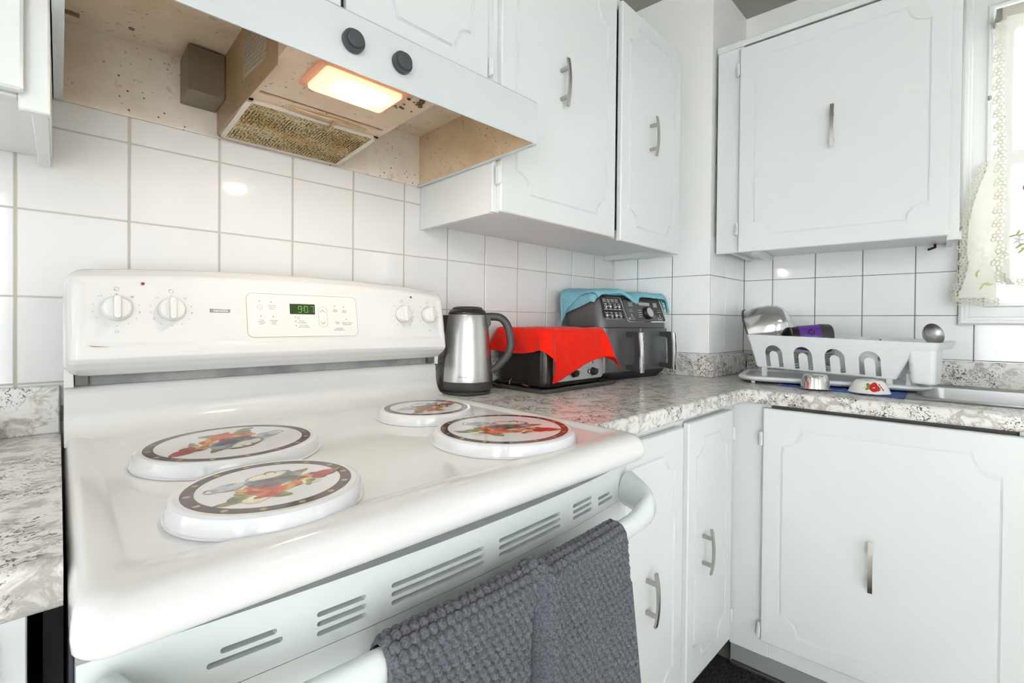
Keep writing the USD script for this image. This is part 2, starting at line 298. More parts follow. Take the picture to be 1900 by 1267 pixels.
FB_N = 0.3515
w = Thing('wall_corner', kind='structure', frame=FB, loc=(0.17, -0.2, 0))
edge_b = 0.3795
w.part('plaster', hull([(-0.12, 0.05, -0.02), (-0.12, -FB_N + 0.004, -0.02), (edge_b - 0.003, -FB_N + 0.004, -0.02), (edge_b + 0.031, 0.05, -0.02), (-0.12, 0.05, 2.45), (-0.12, -FB_N + 0.004, 2.45), (edge_b - 0.003, -FB_N + 0.004, 2.45), (edge_b + 0.031, 0.05, 2.45)]), WALLP)
w.part('grout_bed', cbox(-0.03, edge_b - 0.001, -FB_N + 0.0016, -FB_N + 0.006, 0.93, ZT - 0.002, 0), GROUT_B)
tile_boxes(w, [-0.034, 0.0795, 0.2295, edge_b], [ZBS - 0.04, ZR - 2 * TP, ZR - TP, ZR, ZT], -FB_N, TILE2, 0.003)
# the step's side faces the room's front; its tiles stand in the room's frame
sd = Thing('wall_step', kind='structure', loc=(2.02, -0.405, 0))
sd.part('grout_bed', cbox(1.858, 2.203, -0.4091, -0.400, 0.93, ZT - 0.002, 0), GROUT_B)
tile_boxes(sd, [1.857, 1.998, 2.144, 2.203], [ZBS - 0.04, ZR - 2 * TP, ZR - TP, ZR, ZT], -0.4111, TILE2, 0.003)

WU0, WU1, WZ0, WZ1 = 1.166, 1.93, 1.19, 2.16          # window opening in the right wall
w = Thing('wall_right', kind='structure', frame=FB, loc=(1.2, 0, 0))
w.part('plaster', ex_y(sbox(0.30, -0.02, 3.2, 2.45).difference(sbox(WU0, WZ0, WU1, WZ1)), 0.004, 0.14), WALLP, smooth=False)
w.part('grout_bed', ex_y(sbox(0.405, 0.93, 2.2, ZT).difference(sbox(1.095, 1.13, 2.2, ZT)), 0.0016, 0.0045), GROUT_B, smooth=False)
us = [0.411, 0.5225, 0.6749, 0.8273, 0.9797, 1.093]
tile_boxes(w, us, [ZR - TP, ZR, ZT], 0.0, TILE2, 0.003)
us = [0.411] + [0.5225 + 0.1524 * k for k in range(0, 12)]
tile_boxes(w, us, [ZBS - 0.04, ZR - 2 * TP, ZR - TP], 0.0, TILE2, 0.003)

c = Thing('ceiling', kind='structure', loc=(0.6, -1.6, 2.45))
ROOM = Polygon([(-1.5, 0.1), (2.24, 0.1), (2.58, -3.43), (-1.5, -3.43)])
c.part('plaster', ex_z(ROOM, 2.45, 2.52), CEILP, smooth=False)
fl = Thing('floor', kind='structure', loc=(0.6, -1.6, 0))
fl.part('vinyl', ex_z(ROOM, -0.06, -0.008), VINYL, smooth=False)
fm = Thing('floor_mat', 'dark charcoal carpet runner on the floor along the base cabinets', 'floor mat', loc=(0.95, -1.05, -0.008))
fm.part('carpet', cbox(0.95, 1.66, -1.15, -0.535, -0.008, 0.0, 0.002), CARPET)
# the far sides of the room, behind the camera: unseen walls, with glazed doors added to bring in fill light
w = Thing('wall_front', kind='structure', loc=(0.6, -3.35, 0))
PW = sbox(-1.38, 0.05, -0.15, 2.34)
w.part('plaster', ex_y(sbox(-1.52, -0.06, 2.6, 2.45).difference(PW), -3.45, -3.32), WALLP, smooth=False)
d_ = Thing('door_2', kind='structure', loc=(-0.8, -3.38, 0.05))  # unseen door, added to light the stove and back wall
d_.part('door_frame', ex_y(PW.difference(PW.buffer(-0.05, join_style=2)).union(sbox(-0.79, 0.05, -0.74, 2.34)), -3.43, -3.33), PAINT, smooth=False)
d_.part('glass_pane', cbox(-1.33, -0.20, -3.392, -3.388, 0.10, 2.29, 0), GLASS, smooth=False)
PD = sbox(-3.1, 0.05, -1.75, 2.25)
w = Thing('wall_left', kind='structure', loc=(-1.45, -1.6, 0))
w.part('plaster', ex_x(sbox(-3.4, -0.06, 0.2, 2.45).difference(PD), -1.52, -1.40), WALLP, smooth=False)
d_ = Thing('door_1', kind='structure', loc=(-1.45, -2.15, 0.05))  # unseen door, added to light the right wall and boxed corner
d_.part('door_frame', ex_x(PD.difference(PD.buffer(-0.05, join_style=2)).union(sbox(-2.45, 0.05, -2.40, 2.25)), -1.50, -1.41), PAINT, smooth=False)
d_.part('glass_pane', cbox(-1.462, -1.458, -3.05, -1.80, 0.10, 2.20, 0), GLASS, smooth=False)

# ------------------------------------------------------------------ window with casing, sash and glass
def mould(u0, u1, z0, z1, prof):
    """A mitred frame: prof is (inset, y) from the outer edge inwards."""
    rings = []
    for d, y in prof:
        rings.append([(u0 + d, y, z0 + d), (u1 - d, y, z0 + d), (u1 - d, y, z1 - d), (u0 + d, y, z1 - d)])
    return loft(rings + [rings[0]], caps=False)
wn = Thing('window_1', kind='structure', frame=FB, loc=(1.5, 0, 1.13))
wn.part('casing', mould(1.092, 2.0, 1.124, 2.235, [(0, 0.001), (0, -0.022), (0.006, -0.026), (0.014, -0.026), (0.017, -0.020), (0.022, -0.020), (0.026, -0.016), (0.030, -0.017), (0.058, -0.017), (0.062, -0.022), (0.072, -0.022), (0.0745, -0.016), (0.0745, 0.001)]), PAINT, smooth=20)
wn.part('jamb', mould(1.160, 1.936, 1.184, 2.166, [(0, 0.0), (0.007, 0.0), (0.007, 0.13), (0, 0.13)]), PAINT, smooth=20)
wn.part('sash', mould(1.167, 1.929, 1.191, 2.159, [(0, 0.045), (0.0, 0.03), (0.045, 0.03), (0.05, 0.036), (0.05, 0.06), (0, 0.06)]), PAINT, smooth=20)
wn.part('glass_pane', cbox(1.215, 1.881, 0.046, 0.050, 1.24, 2.11, 0), GLASS, smooth=False)
wn.part('sash_rail', cbox(1.213, 1.883, 0.032, 0.06, 1.66, 1.70, 0.003), PAINT)

# ------------------------------------------------------------------ cabinets
def groove_shape(x0, x1, z0, z1, r):
    p = sbox(x0, z0, x1, z1)
    for cx, cz in ((x0, z0), (x1, z0), (x0, z1), (x1, z1)):
        p = p.difference(Point(cx, cz).buffer(r, 10)); sx = 1 if cx == x0 else -1; sz = 1 if cz == z0 else -1
        p = p.difference(sbox(min(cx, cx + sx * (r + .006)), min(cz, cz + sz * .007), max(cx, cx + sx * (r + .006)), max(cz, cz + sz * .007))) if False else p
    return p
def door_mesh(x0, x1, z0, z1, yf, th=0.018, ins=(0.05, 0.055), r=0.052):
    d = cbox(x0, x1, yf, yf + th, z0, z1, 0.003)
    g = groove_shape(x0 + ins[0], x1 - ins[0], z0 + ins[1], z1 - ins[1], r)
    for wd, dp in ((0.0105, 0.0014), (0.0070, 0.0026), (0.0035, 0.0036)):
        d = cut(d, ex_y(g.buffer(wd / 2, 4).difference(g.buffer(-wd / 2, 4)), yf - 0.01, yf + dp))
    return d
def handle_mesh(x, z0, z1, y, out=0.030, w=0.0105):
    """Bow pull with two posts on a door whose face is at y."""
    h = z1 - z0; k = 15; zz = np.linspace(z0, z1, k); q = (zz - (z0 + z1) / 2) / (h / 2)
    yy = y - out + 0.007 * q ** 2 - 0.002
    rings = [[(x - w / 2, b - 0.0028, a), (x + w / 2, b - 0.0028, a), (x + w / 2, b + 0.0028, a), (x - w / 2, b + 0.0028, a)] for a, b in zip(zz, yy)]
    return loft(rings), [cbox(x - 0.0042, x + 0.0042, y - out + 0.002, y, zc - 0.005, zc + 0.005, 0.001) for zc in (z0 + h * 0.20, z1 - h * 0.20)]
def add_door(t, x0, x1, z0, z1, yf, handle=None, ins=(0.05, 0.055), swing=0.0, hinge=None, hz=(), hz_len=0.045):
    """A door with its groove, handle and painted hinges. swing: degrees open, about its right edge (negative: left)."""
    def sw(m):
        if not swing: return m
        px = x1 if swing > 0 else x0
        return move(move(m, t=(-px, -(yf + 0.018), 0)), rotz(swing), (px, yf + 0.018, 0))
    d = t.part('door', sw(door_mesh(x0, x1, z0, z1, yf, ins=ins)), PAINT, smooth=25)
    if handle:
        bar, posts = handle_mesh(*handle, yf)
        h = t.part('handle', sw(bar), NICKEL, parent=d, label='brushed nickel bow handle')
        for p in posts: t.part('handle_post', sw(p), NICKEL, parent=d)
    for z in hz:
        xh = x0 - 0.006 if hinge == 'left' else x1 + 0.006
        t.part('hinge', join(cbox(xh - 0.004, xh + 0.004, yf - 0.003, yf + 0.012, z - hz_len / 2, z + hz_len / 2, 0.002), tube([(xh + .003, yf - .002, z - hz_len * .42), (xh + .003, yf - .002, z + hz_len * .42)], 0.0035, 8)), PAINT, label='hinge painted over in white')
    return d
def carcass(t, x0, x1, y, z0, z1, floor_z, th=0.016, mat=None, left=None):
    mat = mat or PAINT
    t.part('side_panel', cbox(x0, x0 + th, y, -0.002, z0, z1, 0.001), left or mat)
    t.part('side_panel', cbox(x1 - th, x1, y, -0.002, z0, z1, 0.001), mat)
    t.part('bottom_panel', cbox(x0 + th, x1 - th, y + 0.002, -0.002, floor_z, floor_z + th, 0.001), mat)
    t.part('top_panel', cbox(x0 + th, x1 - th, y + 0.002, -0.002, z1 - th, z1, 0.001), mat)
    t.part('back_panel', cbox(x0 + th, x1 - th, -0.010, -0.002, floor_z + th, z1 - th, 0), mat)

uc = Thing('upper_cabinet', 'white painted wall cabinet to the left of the range hood, mostly out of the picture', 'cabinet', loc=(-0.3, -0.15, 1.376))
carcass(uc, -0.70, 0.0455, -0.318, 1.4005, 2.16, 1.4015)
uc.part('stile', cbox(0.0175, 0.0455, -0.334, -0.318, 1.3765, 2.16, 0.002), PAINT)
uc.part('bottom_rail', cbox(-0.70, 0.0175, -0.328, -0.310, 1.392, 1.42, 0.002), PAINT)
add_door(uc, -0.48, 0.0225, 1.3935, 2.14, -0.354)
uc.part('batten', cbox(0.028, 0.0435, -0.300, -0.010, 1.383, 1.4005, 0.001), PAINT)

uh = Thing('upper_cabinet', 'short white double door cabinet above the range hood', 'cabinet', loc=(0.43, -0.15, 1.66))
carcass(uh, 0.047, 0.811, -0.312, 1.662, 2.165, 1.664)
uh.part('stile', cbox(0.790, 0.8125, -0.318, -0.300, 1.662, 2.165, 0.001), PAINT)
uh.part('bottom_rail', cbox(0.05, 0.79, -0.318, -0.300, 1.662, 1.70, 0.001), PAINT)
add_door(uh, 0.062, 0.4275, 1.672, 2.14, -0.332)
add_door(uh, 0.4375, 0.7865, 1.672, 2.14, -0.332, hinge='right', hz=(1.727,))

ua = Thing('upper_cabinet', 'tall white cabinet of two handled doors to the right of the range hood', 'cabinet', loc=(1.28, -0.16, 1.388))
carcass(ua, 0.8135, 1.755, -0.306, 1.386, 2.165, 1.4035)
ua.part('stile', cbox(0.8135, 0.836, -0.318, -0.304, 1.388, 2.165, 0.0015), PAINT)
ua.part('stile', cbox(1.733, 1.756, -0.318, -0.304, 1.386, 2.165, 0.0015), PAINT)
ua.part('bottom_rail', cbox(0.836, 1.733, -0.316, -0.302, 1.390, 1.42, 0.001), PAINT)
ua.part('top_rail', cbox(0.836, 1.733, -0.316, -0.302, 2.13, 2.165, 0.001), PAINT)
add_door(ua, 0.8275, 1.3195, 1.3895, 2.142, -0.3345, handle=(1.049, 1.708, 1.838), hinge='left', hz=(1.476, 2.02))
add_door(ua, 1.3345, 1.7495, 1.3815, 2.142, -0.3355, handle=(1.518, 1.690, 1.824), swing=1.3)
ua.part('batten', cbox(1.70, 1.79, -0.245, -0.012, 1.384, 1.402, 0.001), PAINT) if False else None
ua.part('latch', cbox(1.255, 1.30, -0.285, -0.262, 1.398, 1.4035, 0.001), PLASTW)
bt = Thing('batten', 'thin white batten on the tiles under the cabinet to the right of the hood', 'batten', frame=FB, loc=(0.1, -0.36, 1.392))
bt.part('strip', cbox(-0.028, 0.235, -FB_N - 0.014, -FB_N - 0.0005, 1.389, 1.4035, 0.001), PAINT)

ub = Thing('upper_cabinet', 'white single door cabinet on the right wall above the dish rack, next to the window', 'cabinet', frame=FB, loc=(0.73, -0.16, 1.39))
carcass(ub, 0.428, 1.072, -0.316, 1.392, 2.17, 1.404)
ub.part('stile', cbox(0.3935, 0.486, -0.334, -0.316, 1.3865, 2.168, 0.002), PAINT)
ub.part('stile', cbox(1.043, 1.0735, -0.334, -0.316, 1.390, 2.168, 0.002), PAINT)
ub.part('top_rail', cbox(0.3935, 1.0735, -0.342, -0.316, 2.150, 2.172, 0.002), PAINT)
ub.part('bottom_rail', cbox(0.486, 1.043, -0.332, -0.316, 1.390, 1.425, 0.002), PAINT)
add_door(ub, 0.4765, 1.0505, 1.3835, 2.137, -0.354, handle=(0.764, 1.703, 1.840), hinge='left', hz=(2.06, 1.472))
ub.part('batten', cbox(0.50, 0.53, -0.26, -0.03, 1.386, 1.404, 0.001), PAINT)
ub.part('bracket', join(cbox(1.046, 1.074, -0.335, -0.305, 1.372, 1.392, 0.001), cbox(1.070, 1.078, -0.33, -0.30, 1.372, 1.396, 0.001)), PAINT)
ub.part('hook', tube([(1.03, -0.02, 1.404), (1.03, -0.022, 1.392), (1.022, -0.03, 1.388), (1.012, -0.036, 1.384)], 0.004, 8), BLACKP, label='small black hook')

bl = Thing('base_cabinet', 'white base cabinet under the left worktop with a dark side', 'cabinet', loc=(-0.3, -0.3, 0))
carcass(bl, -0.70, 0.032, -0.568, 0.10, 0.875, 0.10, left=PAINT)
bl.part('end_panel', cbox(0.0322, 0.0335, -0.565, -0.01, 0.0, 0.872, 0.0), DARKSIDE, label='dark end panel')  # near black sheet on the cabinet end next to the stove
bl.part('stile', cbox(0.0, 0.0335, -0.585, -0.568, 0.0, 0.875, 0.001), PAINT)
add_door(bl, -0.46, 0.012, 0.13, 0.845, -0.605)

ba = Thing('base_cabinet', 'white base cabinet of two narrow doors between the stove and the corner', 'cabinet', loc=(1.2, -0.3, 0))
carcass(ba, 0.826, 1.628, -0.570, 0.095, 0.875, 0.10)
ba.part('stile', cbox(0.826, 0.86, -0.585, -0.570, 0.095, 0.875, 0.001), PAINT)
ba.part('stile', cbox(1.235, 1.285, -0.585, -0.570, 0.095, 0.875, 0.001), PAINT)
ba.part('stile', cbox(1.565, 1.632, -0.585, -0.570, 0.095, 0.875, 0.001), PAINT)
ba.part('top_rail', cbox(0.86, 1.565, -0.583, -0.570, 0.835, 0.875, 0.001), PAINT)
ba.part('bottom_rail', cbox(0.86, 1.565, -0.583, -0.570, 0.095, 0.16, 0.001), PAINT)
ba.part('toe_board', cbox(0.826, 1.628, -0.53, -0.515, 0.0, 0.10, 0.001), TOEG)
add_door(ba, 0.856, 1.2475, 0.125, 0.8445, -0.605, handle=(1.062, 0.404, 0.530))
add_door(ba, 1.273, 1.5745, 0.125, 0.8505, -0.607, handle=(1.366, 0.417, 0.543), hinge='right', hz=(0.20, 0.775), ins=(0.045, 0.05), hz_len=0.04)

bb = Thing('base_cabinet', 'white base cabinet under the sink with one wide handled door', 'cabinet', frame=FB, loc=(1.1, -0.3, 0))
carcass(bb, 0.545, 2.2, -0.562, 0.07, 0.73, 0.08)
bb.part('stile', cbox(0.526, 0.640, -0.580, -0.562, 0.072, 0.875, 0.001), PAINT)
bb.part('stile', cbox(1.17, 1.23, -0.580, -0.562, 0.072, 0.875, 0.001), PAINT)
bb.part('top_rail', cbox(0.640, 1.17, -0.566, -0.552, 0.83, 0.875, 0.001), RAIL_SHADE, label='rail above the door, coloured dark as the shade of the gap')
bb.part('bottom_rail', cbox(0.640, 1.17, -0.578, -0.562, 0.072, 0.15, 0.001), PAINT)
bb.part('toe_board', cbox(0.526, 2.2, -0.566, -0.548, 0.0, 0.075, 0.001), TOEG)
bb.part('floor_strip', cbox(0.53, 2.2, -0.580, -0.566, 0.0, 0.012, 0.003), TRAYM)
add_door(bb, 0.6215, 1.187, 0.128, 0.8585, -0.600, handle=(0.893, 0.393, 0.531), hinge='left', hz=(0.762, 0.160))
add_door(bb, 1.235, 1.80, 0.128, 0.8585, -0.600)

# ------------------------------------------------------------------ worktops and sink
ZC = 0.914
def nose(y0, y1, z0, z1, r): return Polygon(rrect(y0, y1, z0, z1, r, 6))
def uv2w(u, n): q = FB.world((u, -n, 0)); return (q[0], q[1])
lshape = unary_union([sbox(0.8235, -0.622, 2.25, -0.002), Polygon([uv2w(-0.05, 0.002), uv2w(2.4, 0.002), uv2w(2.4, 0.622), uv2w(0.5, 0.622)])])
chase_fp = Polygon([uv2w(-0.2, -0.1), uv2w(-0.2, FB_N + 0.001), uv2w(edge_b + 0.001, FB_N + 0.001), (2.203, -0.4125), (2.3, -0.4125), (2.3, 0.1)])
hole = Polygon([uv2w(*q) for q in rrect(0.985, 1.62, 0.115, 0.462, 0.07, 6)])
beyond = Polygon([uv2w(-0.3, 0.002), uv2w(2.5, 0.002), uv2w(2.5, -0.5), uv2w(-0.3, -0.5)])
def fbmesh(m): v = FB.world(np.array(m.vertices)); return trimesh.Trimesh(v, m.faces, process=False)
mitre = Polygon([(1.5915, -0.634), (2.40, 0.02), (2.40, 0.2), (0.8, 0.2), (0.8, -0.634)])
top_ = lshape.difference(chase_fp).difference(hole).difference(beyond)
ct = Thing('worktop', 'white and grey granite pattern worktop between the stove and the corner', 'worktop', loc=(1.2, -0.3, 0.876))
ct.part('slab', ex_z(top_.intersection(mitre).buffer(-0.0001), 0.8765, ZC), GRANITE, smooth=False)
ct.part('front_edge', ex_x(nose(-0.637, -0.618, 0.8745, ZC + 0.0025, 0.009), 0.8235, 1.5915), GRANITE, smooth=40)
ct2 = Thing('worktop', 'granite pattern worktop holding the sink along the right wall', 'worktop', frame=FB, loc=(1.3, -0.3, 0.876))
def unfb(m): v = (np.array(m.vertices) - FB.o) @ FB.R; return trimesh.Trimesh(v, m.faces, process=False)
ct2.part('slab', unfb(ex_z(top_.difference(mitre).buffer(-0.0001), 0.8765, ZC)), GRANITE, smooth=False)
ct2.part('front_edge', ex_x(nose(-0.638, -0.618, 0.8745, ZC + 0.0025, 0.009), 0.576, 2.4), GRANITE, smooth=40)
def upst(label, frame, b):
    t = Thing('upstand', label, 'upstand', frame=frame, loc=((b[0] + b[1]) / 2, (b[2] + b[3]) / 2, ZC)); t.part('strip', cbox(*b, ZC + 0.0002, ZBS, 0.002), GRANITE)
upst('granite pattern upstand on the tiles behind the kettle and toaster', FA, (0.829, 1.803, -0.019, -0.0005))
upst('granite pattern upstand on the boxed corner to the right of the air fryer', FB, (0.012, edge_b + 0.019, -FB_N - 0.019, -FB_N - 0.0005))
upst('short granite pattern upstand on the step of the boxed corner beside the dish rack', FA, (1.878, 2.18, -0.431, -0.4118))
upst('granite pattern upstand below the window behind the sink', FB, (0.43, 2.4, -0.019, -0.0005))
upst('granite pattern upstand behind the left worktop', FA, (-0.7, 0.0555, -0.020, -0.0005))

cl = Thing('worktop', 'granite pattern worktop to the left of the stove', 'worktop', loc=(-0.3, -0.3, 0.876))
cl.part('slab', cbox(-0.7, 0.0565, -0.622, -0.002, 0.8765, ZC, 0), GRANITE, smooth=False)
cl.part('front_edge', ex_x(nose(-0.637, -0.618, 0.8745, ZC + 0.0025, 0.009), -0.7, 0.0565), GRANITE, smooth=40)

def ring_solid(outer, inner, z0, z1): return ex_z(Polygon(outer).difference(Polygon(inner)), z0, z1)
sk = Thing('sink', 'stainless steel sink set in the worktop below the window', 'sink', frame=FB, loc=(1.3, -0.29, 0.75))
def fy(p): p = np.array(p); return np.column_stack([p[:, 0], -p[:, 1]])
inner = rrect(0.987, 1.618, 0.117, 0.460, 0.068, 8)
R = [at_z(fy(rrect(0.957 + d, 1.70 - d, 0.066 + d, 0.512 - d, 0.03, 8)), z) for d, z in ((0, ZC + 0.0004), (0.002, ZC + 0.003), (0.008, ZC + 0.0045), (0.02, ZC + 0.0045))]
R += [at_z(fy(rrect(0.987 + d, 1.618 - d, 0.117 + d, 0.460 - d, 0.068, 8)), z) for d, z in ((-0.004, ZC + 0.0045), (0, ZC + 0.003), (0.002, ZC - 0.002), (0.010, ZC - 0.10), (0.02, ZC - 0.145), (0.05, ZC - 0.155))]
sk.part('basin', loft(R, caps=False), SINKST, smooth=40)
sk.part('bottom', ex_z(Polygon(fy(rrect(1.037, 1.568, 0.167, 0.410, 0.02, 6))), ZC - 0.158, ZC - 0.1545), SINKST)
sk.part('drain', lathe([(0.0, ZC - 0.1545), (0.042, ZC - 0.1545), (0.042, ZC - 0.152), (0.034, ZC - 0.1515), (0.03, ZC - 0.154), (0, ZC - 0.154)], 24, (1.3, -0.29)), CHROME)

# ------------------------------------------------------------------ range hood
HX0, HX1, HZ = 0.047, 0.8085, 1.509
hd = Thing('range_hood', 'old white under cabinet range hood with a lit lamp and greasy brown inside', 'range hood', loc=(0.4275, -0.23, HZ))
pts = [(-0.4716, HZ), (-0.4716, 1.600), (-0.462, 1.606), (-0.36, 1.6575), (-0.003, 1.6575)]
hd.part('front_panel', ex_x(Polygon([(-0.4718, HZ), (-0.4718, 1.598), (-0.466, 1.604), (-0.455, 1.606), (-0.455, 1.604), (-0.4645, 1.600), (-0.4698, 1.596), (-0.4698, HZ)]), HX0, HX1), HOODW, smooth=40)
hd.part('top_panel', ex_x(Polygon([(-0.456, 1.6065), (-0.36, 1.6575), (-0.003, 1.6575), (-0.003, 1.6560), (-0.36, 1.6560), (-0.456, 1.6045)]), HX0, HX1), HOODW, smooth=False)
prof = Polygon([(-0.4698, HZ), (-0.4698, 1.595), (-0.456, 1.6045), (-0.36, 1.656), (-0.004, 1.656), (-0.004, HZ)])
hd.part('side_panel', ex_x(prof, HX0, HX0 + 0.0015), HOODSIDE, smooth=False, label='left side panel with its inner face gone yellow')
hd.part('side_panel', ex_x(prof, HX1 - 0.0015, HX1), HOODSIDE, smooth=False, label='right side panel stained orange towards the front')
hd.part('rim', cbox(HX0, HX0 + 0.012, -0.468, -0.004, HZ - 0.001, HZ + 0.002, 0.0005), HOODW)
hd.part('rim', cbox(HX1 - 0.010, HX1 + 0.001, -0.470, -0.004, HZ - 0.0015, HZ + 0.0015, 0.0005), HOODW)
hd.part('back_panel', cbox(HX0 + 0.0015, HX1 - 0.0015, -0.0045, -0.003, HZ, 1.656, 0), HOODIN, smooth=False)
hd.part('inner_ceiling', ex_x(Polygon([(-0.4685, 1.596), (-0.36, 1.6555), (-0.005, 1.6555), (-0.005, 1.6540), (-0.36, 1.6540), (-0.4685, 1.5945)]), HX0 + 0.0015, HX1 - 0.0015), HOODTOP, smooth=False)
hd.part('front_lining', cbox(HX0 + 0.0015, HX1 - 0.0015, -0.4698, -0.4690, HZ + 0.001, 1.594, 0), HOODSIDE, smooth=False)
# plenum with lamp, slot and filter
PX0, PX1 = 0.297, 0.5595
pl = ex_x(Polygon([(-0.016, 1.5105), (-0.016, 1.654), (-0.372, 1.645), (-0.448, 1.602), (-0.448, 1.5245), (-0.235, 1.5225)]), PX0, PX1)
pl = cut(pl, cbox(PX0 + 0.012, PX1 - 0.012, -0.270, -0.259, 1.50, 1.545, 0), cbox(0.352, 0.497, -0.446, -0.352, 1.50, 1.56, 0), hull([(x, y, z) for x in (PX0 + .006, PX1 - .006) for y, z in ((-0.022, 1.50), (-0.226, 1.50), (-0.022, 1.516), (-0.226, 1.5275))]))
pm = hd.part('plenum', pl, PLENUM, smooth=False, label='fan and lamp housing, brown with grease')
hd.part('plenum_side', cbox(PX0 - 0.0012, PX0, -0.40, -0.018, 1.513, 1.653, 0), PLENSIDE, smooth=False)
st = hd.part('sticker', hull([(PX0 - 0.0017, y, z) for y, z in ((-0.221, 1.636), (-0.345, 1.608), (-0.345, 1.545), (-0.215, 1.556))] + [(PX0 - 0.0012, y, z) for y, z in ((-0.221, 1.636), (-0.345, 1.608), (-0.345, 1.545), (-0.215, 1.556))]), STICKER, smooth=False, label='faded printed rating sticker')
rng = random.Random(3); lines = []
for k in range(9):
    z = 1.628 - k * 0.0078; y = -0.226
    while y > -0.335:
        L = rng.uniform(0.006, 0.022); zz = z + (y + 0.22) * 0.14
        lines.append(cbox(PX0 - 0.0020, PX0 - 0.0017, y - L, y, zz - 0.0019, zz + 0.0019, 0)); y -= L + 0.003
hd.part('sticker_print', join(*lines), PRINTG, parent=st, smooth=False, kind='stuff')
hd.part('slot_shade_strip', cbox(PX0 + 0.013, PX1 - 0.013, -0.2695, -0.2595, 1.5265, 1.5285, 0), SOOT_SLOT_SHADE, parent=pm, smooth=False)  # dark strip painted as the shade inside the slot
rs_ = random.Random(9)
for cx_, cy_, n_, sp in ((0.535, -0.425, 16, 0.016), (0.522, -0.385, 9, 0.010)):
    g_ = unary_union([Point(cx_ + rs_.gauss(0, sp * .6), cy_ + rs_.gauss(0, sp * .7)).buffer(rs_.uniform(.0015, .0048), 3) for _ in range(n_)]).intersection(sbox(0.503, -0.446, PX1 - .001, -0.35))
    hd.part('soot_stain', ex_z(g_, 1.5228, 1.5236), SOOT_SLOT_SHADE, parent=pm, smooth=False, kind='stuff')
slope = lambda y: 1.5105 + (-0.016 - y) * (1.5225 - 1.5105) / 0.219
fr = []
for a, b, c_, d_ in ((PX0 + .002, PX1 - .002, -0.030, -0.020), (PX0 + .002, PX1 - .002, -0.228, -0.219), (PX0 + .002, PX0 + .012, -0.228, -0.020), (PX1 - .012, PX1 - .002, -0.228, -0.020)):
    fr.append(hull([(x, y, slope(y) + z) for x in (a, b) for y in (c_, d_) for z in (-0.004, 0.004)]))
ff = hd.part('filter_frame', join(*fr), RAIL, label='aluminium filter frame')
nx, ny = 190, 140
gx, gy = np.meshgrid(np.linspace(PX0 + 0.011, PX1 - 0.011, nx), np.linspace(-0.220, -0.029, ny), indexing='ij')
ph = np.sin(gx * 2 * np.pi / 0.0062 + 2.2 * np.sin(gy * 60)) * np.sin(gy * 2 * np.pi / 0.0046)
gz = slope(gy) - 0.0022 + 0.0014 * ph + 0.0012 * meshkit.noise(np.stack([gx * 40, gy * 40, gx * 0], -1)) - 0.0006
hd.part('filter_mesh', sheet(np.stack([gx, gy, gz], -1), 0.0008), FILTER, parent=ff, smooth=True, label='expanded metal grease filter, brown and gold with grease')
hd.part('filter_catch', tube([(0.452, -0.252, 1.521), (0.452, -0.240, 1.516), (0.455, -0.225, 1.514), (0.455, -0.205, 1.513)], [0.004, 0.003, 0.0025, 0.003], 8), PLENSIDE, parent=ff, label='bent brown filter catch')
hd.part('filter_spring', tube([(0.36, -0.244, 1.5225), (0.43, -0.249, 1.519), (0.455, -0.251, 1.5205), (0.52, -0.246, 1.522)], 0.0025, 8), PLENSIDE, parent=ff)
ln = hd.part('lamp_lens', join(loft([at_z(rrect(0.352 + d, 0.497 - d, -0.446 + d, -0.352 - d, 0.006, 4), z) for d, z in ((0.004, 1.5235), (0.005, 1.513), (0.008, 1.5105))])), LENS, smooth=40, label='lit frosted lamp lens')
hd.part('lens_rim', ring_solid(rrect(0.346, 0.503, -0.4475, -0.346, 0.006), rrect(0.357, 0.492, -0.441, -0.357, 0.004), 1.5195, 1.5235), LENSRIM, parent=ln)
hd.part('lens_clip', cbox(0.361, 0.369, -0.362, -0.352, 1.511, 1.516, 0.001), PLENSIDE, parent=ln)
hd.part('lamp_bulb', move(lathe([(0, -0.0065), (0.014, -0.0055), (0.0225, -0.0025), (0.0235, 0.0005), (0.016, 0.005), (0, 0.006)], 20), t=(0.431, -0.405, 1.5095)), BULB, parent=ln, label='glowing bulb seen through the lens')
hd.part('junction_box', cbox(0.2325, 0.2955, -0.0895, -0.0045, 1.561, 1.650, 0.002), BOXGREY, label='dark greasy junction box')
for x, y, r in ((0.088, -0.13, 0.004), (0.150, -0.06, 0.0045), (0.62, -0.03, 0.0035), (0.64, -0.05, 0.003)):
    hd.part('screw', lathe([(0, 1.6515), (r, 1.652), (r, 1.654), (0, 1.654)], 12, (x, y)), BOXGREY)
hd.part('cable_slot', cbox(0.060, 0.079, -0.085, -0.081, 1.630, 1.6365, 0.0005), BOXGREY)
for x in (0.383, 0.469):
    k = hd.part('knob', move(lathe([(0.0150, 0), (0.0178, 0.001), (0.0178, 0.008), (0.0165, 0.010), (0.0138, 0.0102), (0.0134, 0.0148), (0.0125, 0.0158), (0, 0.0160)], 36), rotx(90), (x, -0.4718, 1.553)), KNOBG, smooth=35, label='round dark grey push knob')

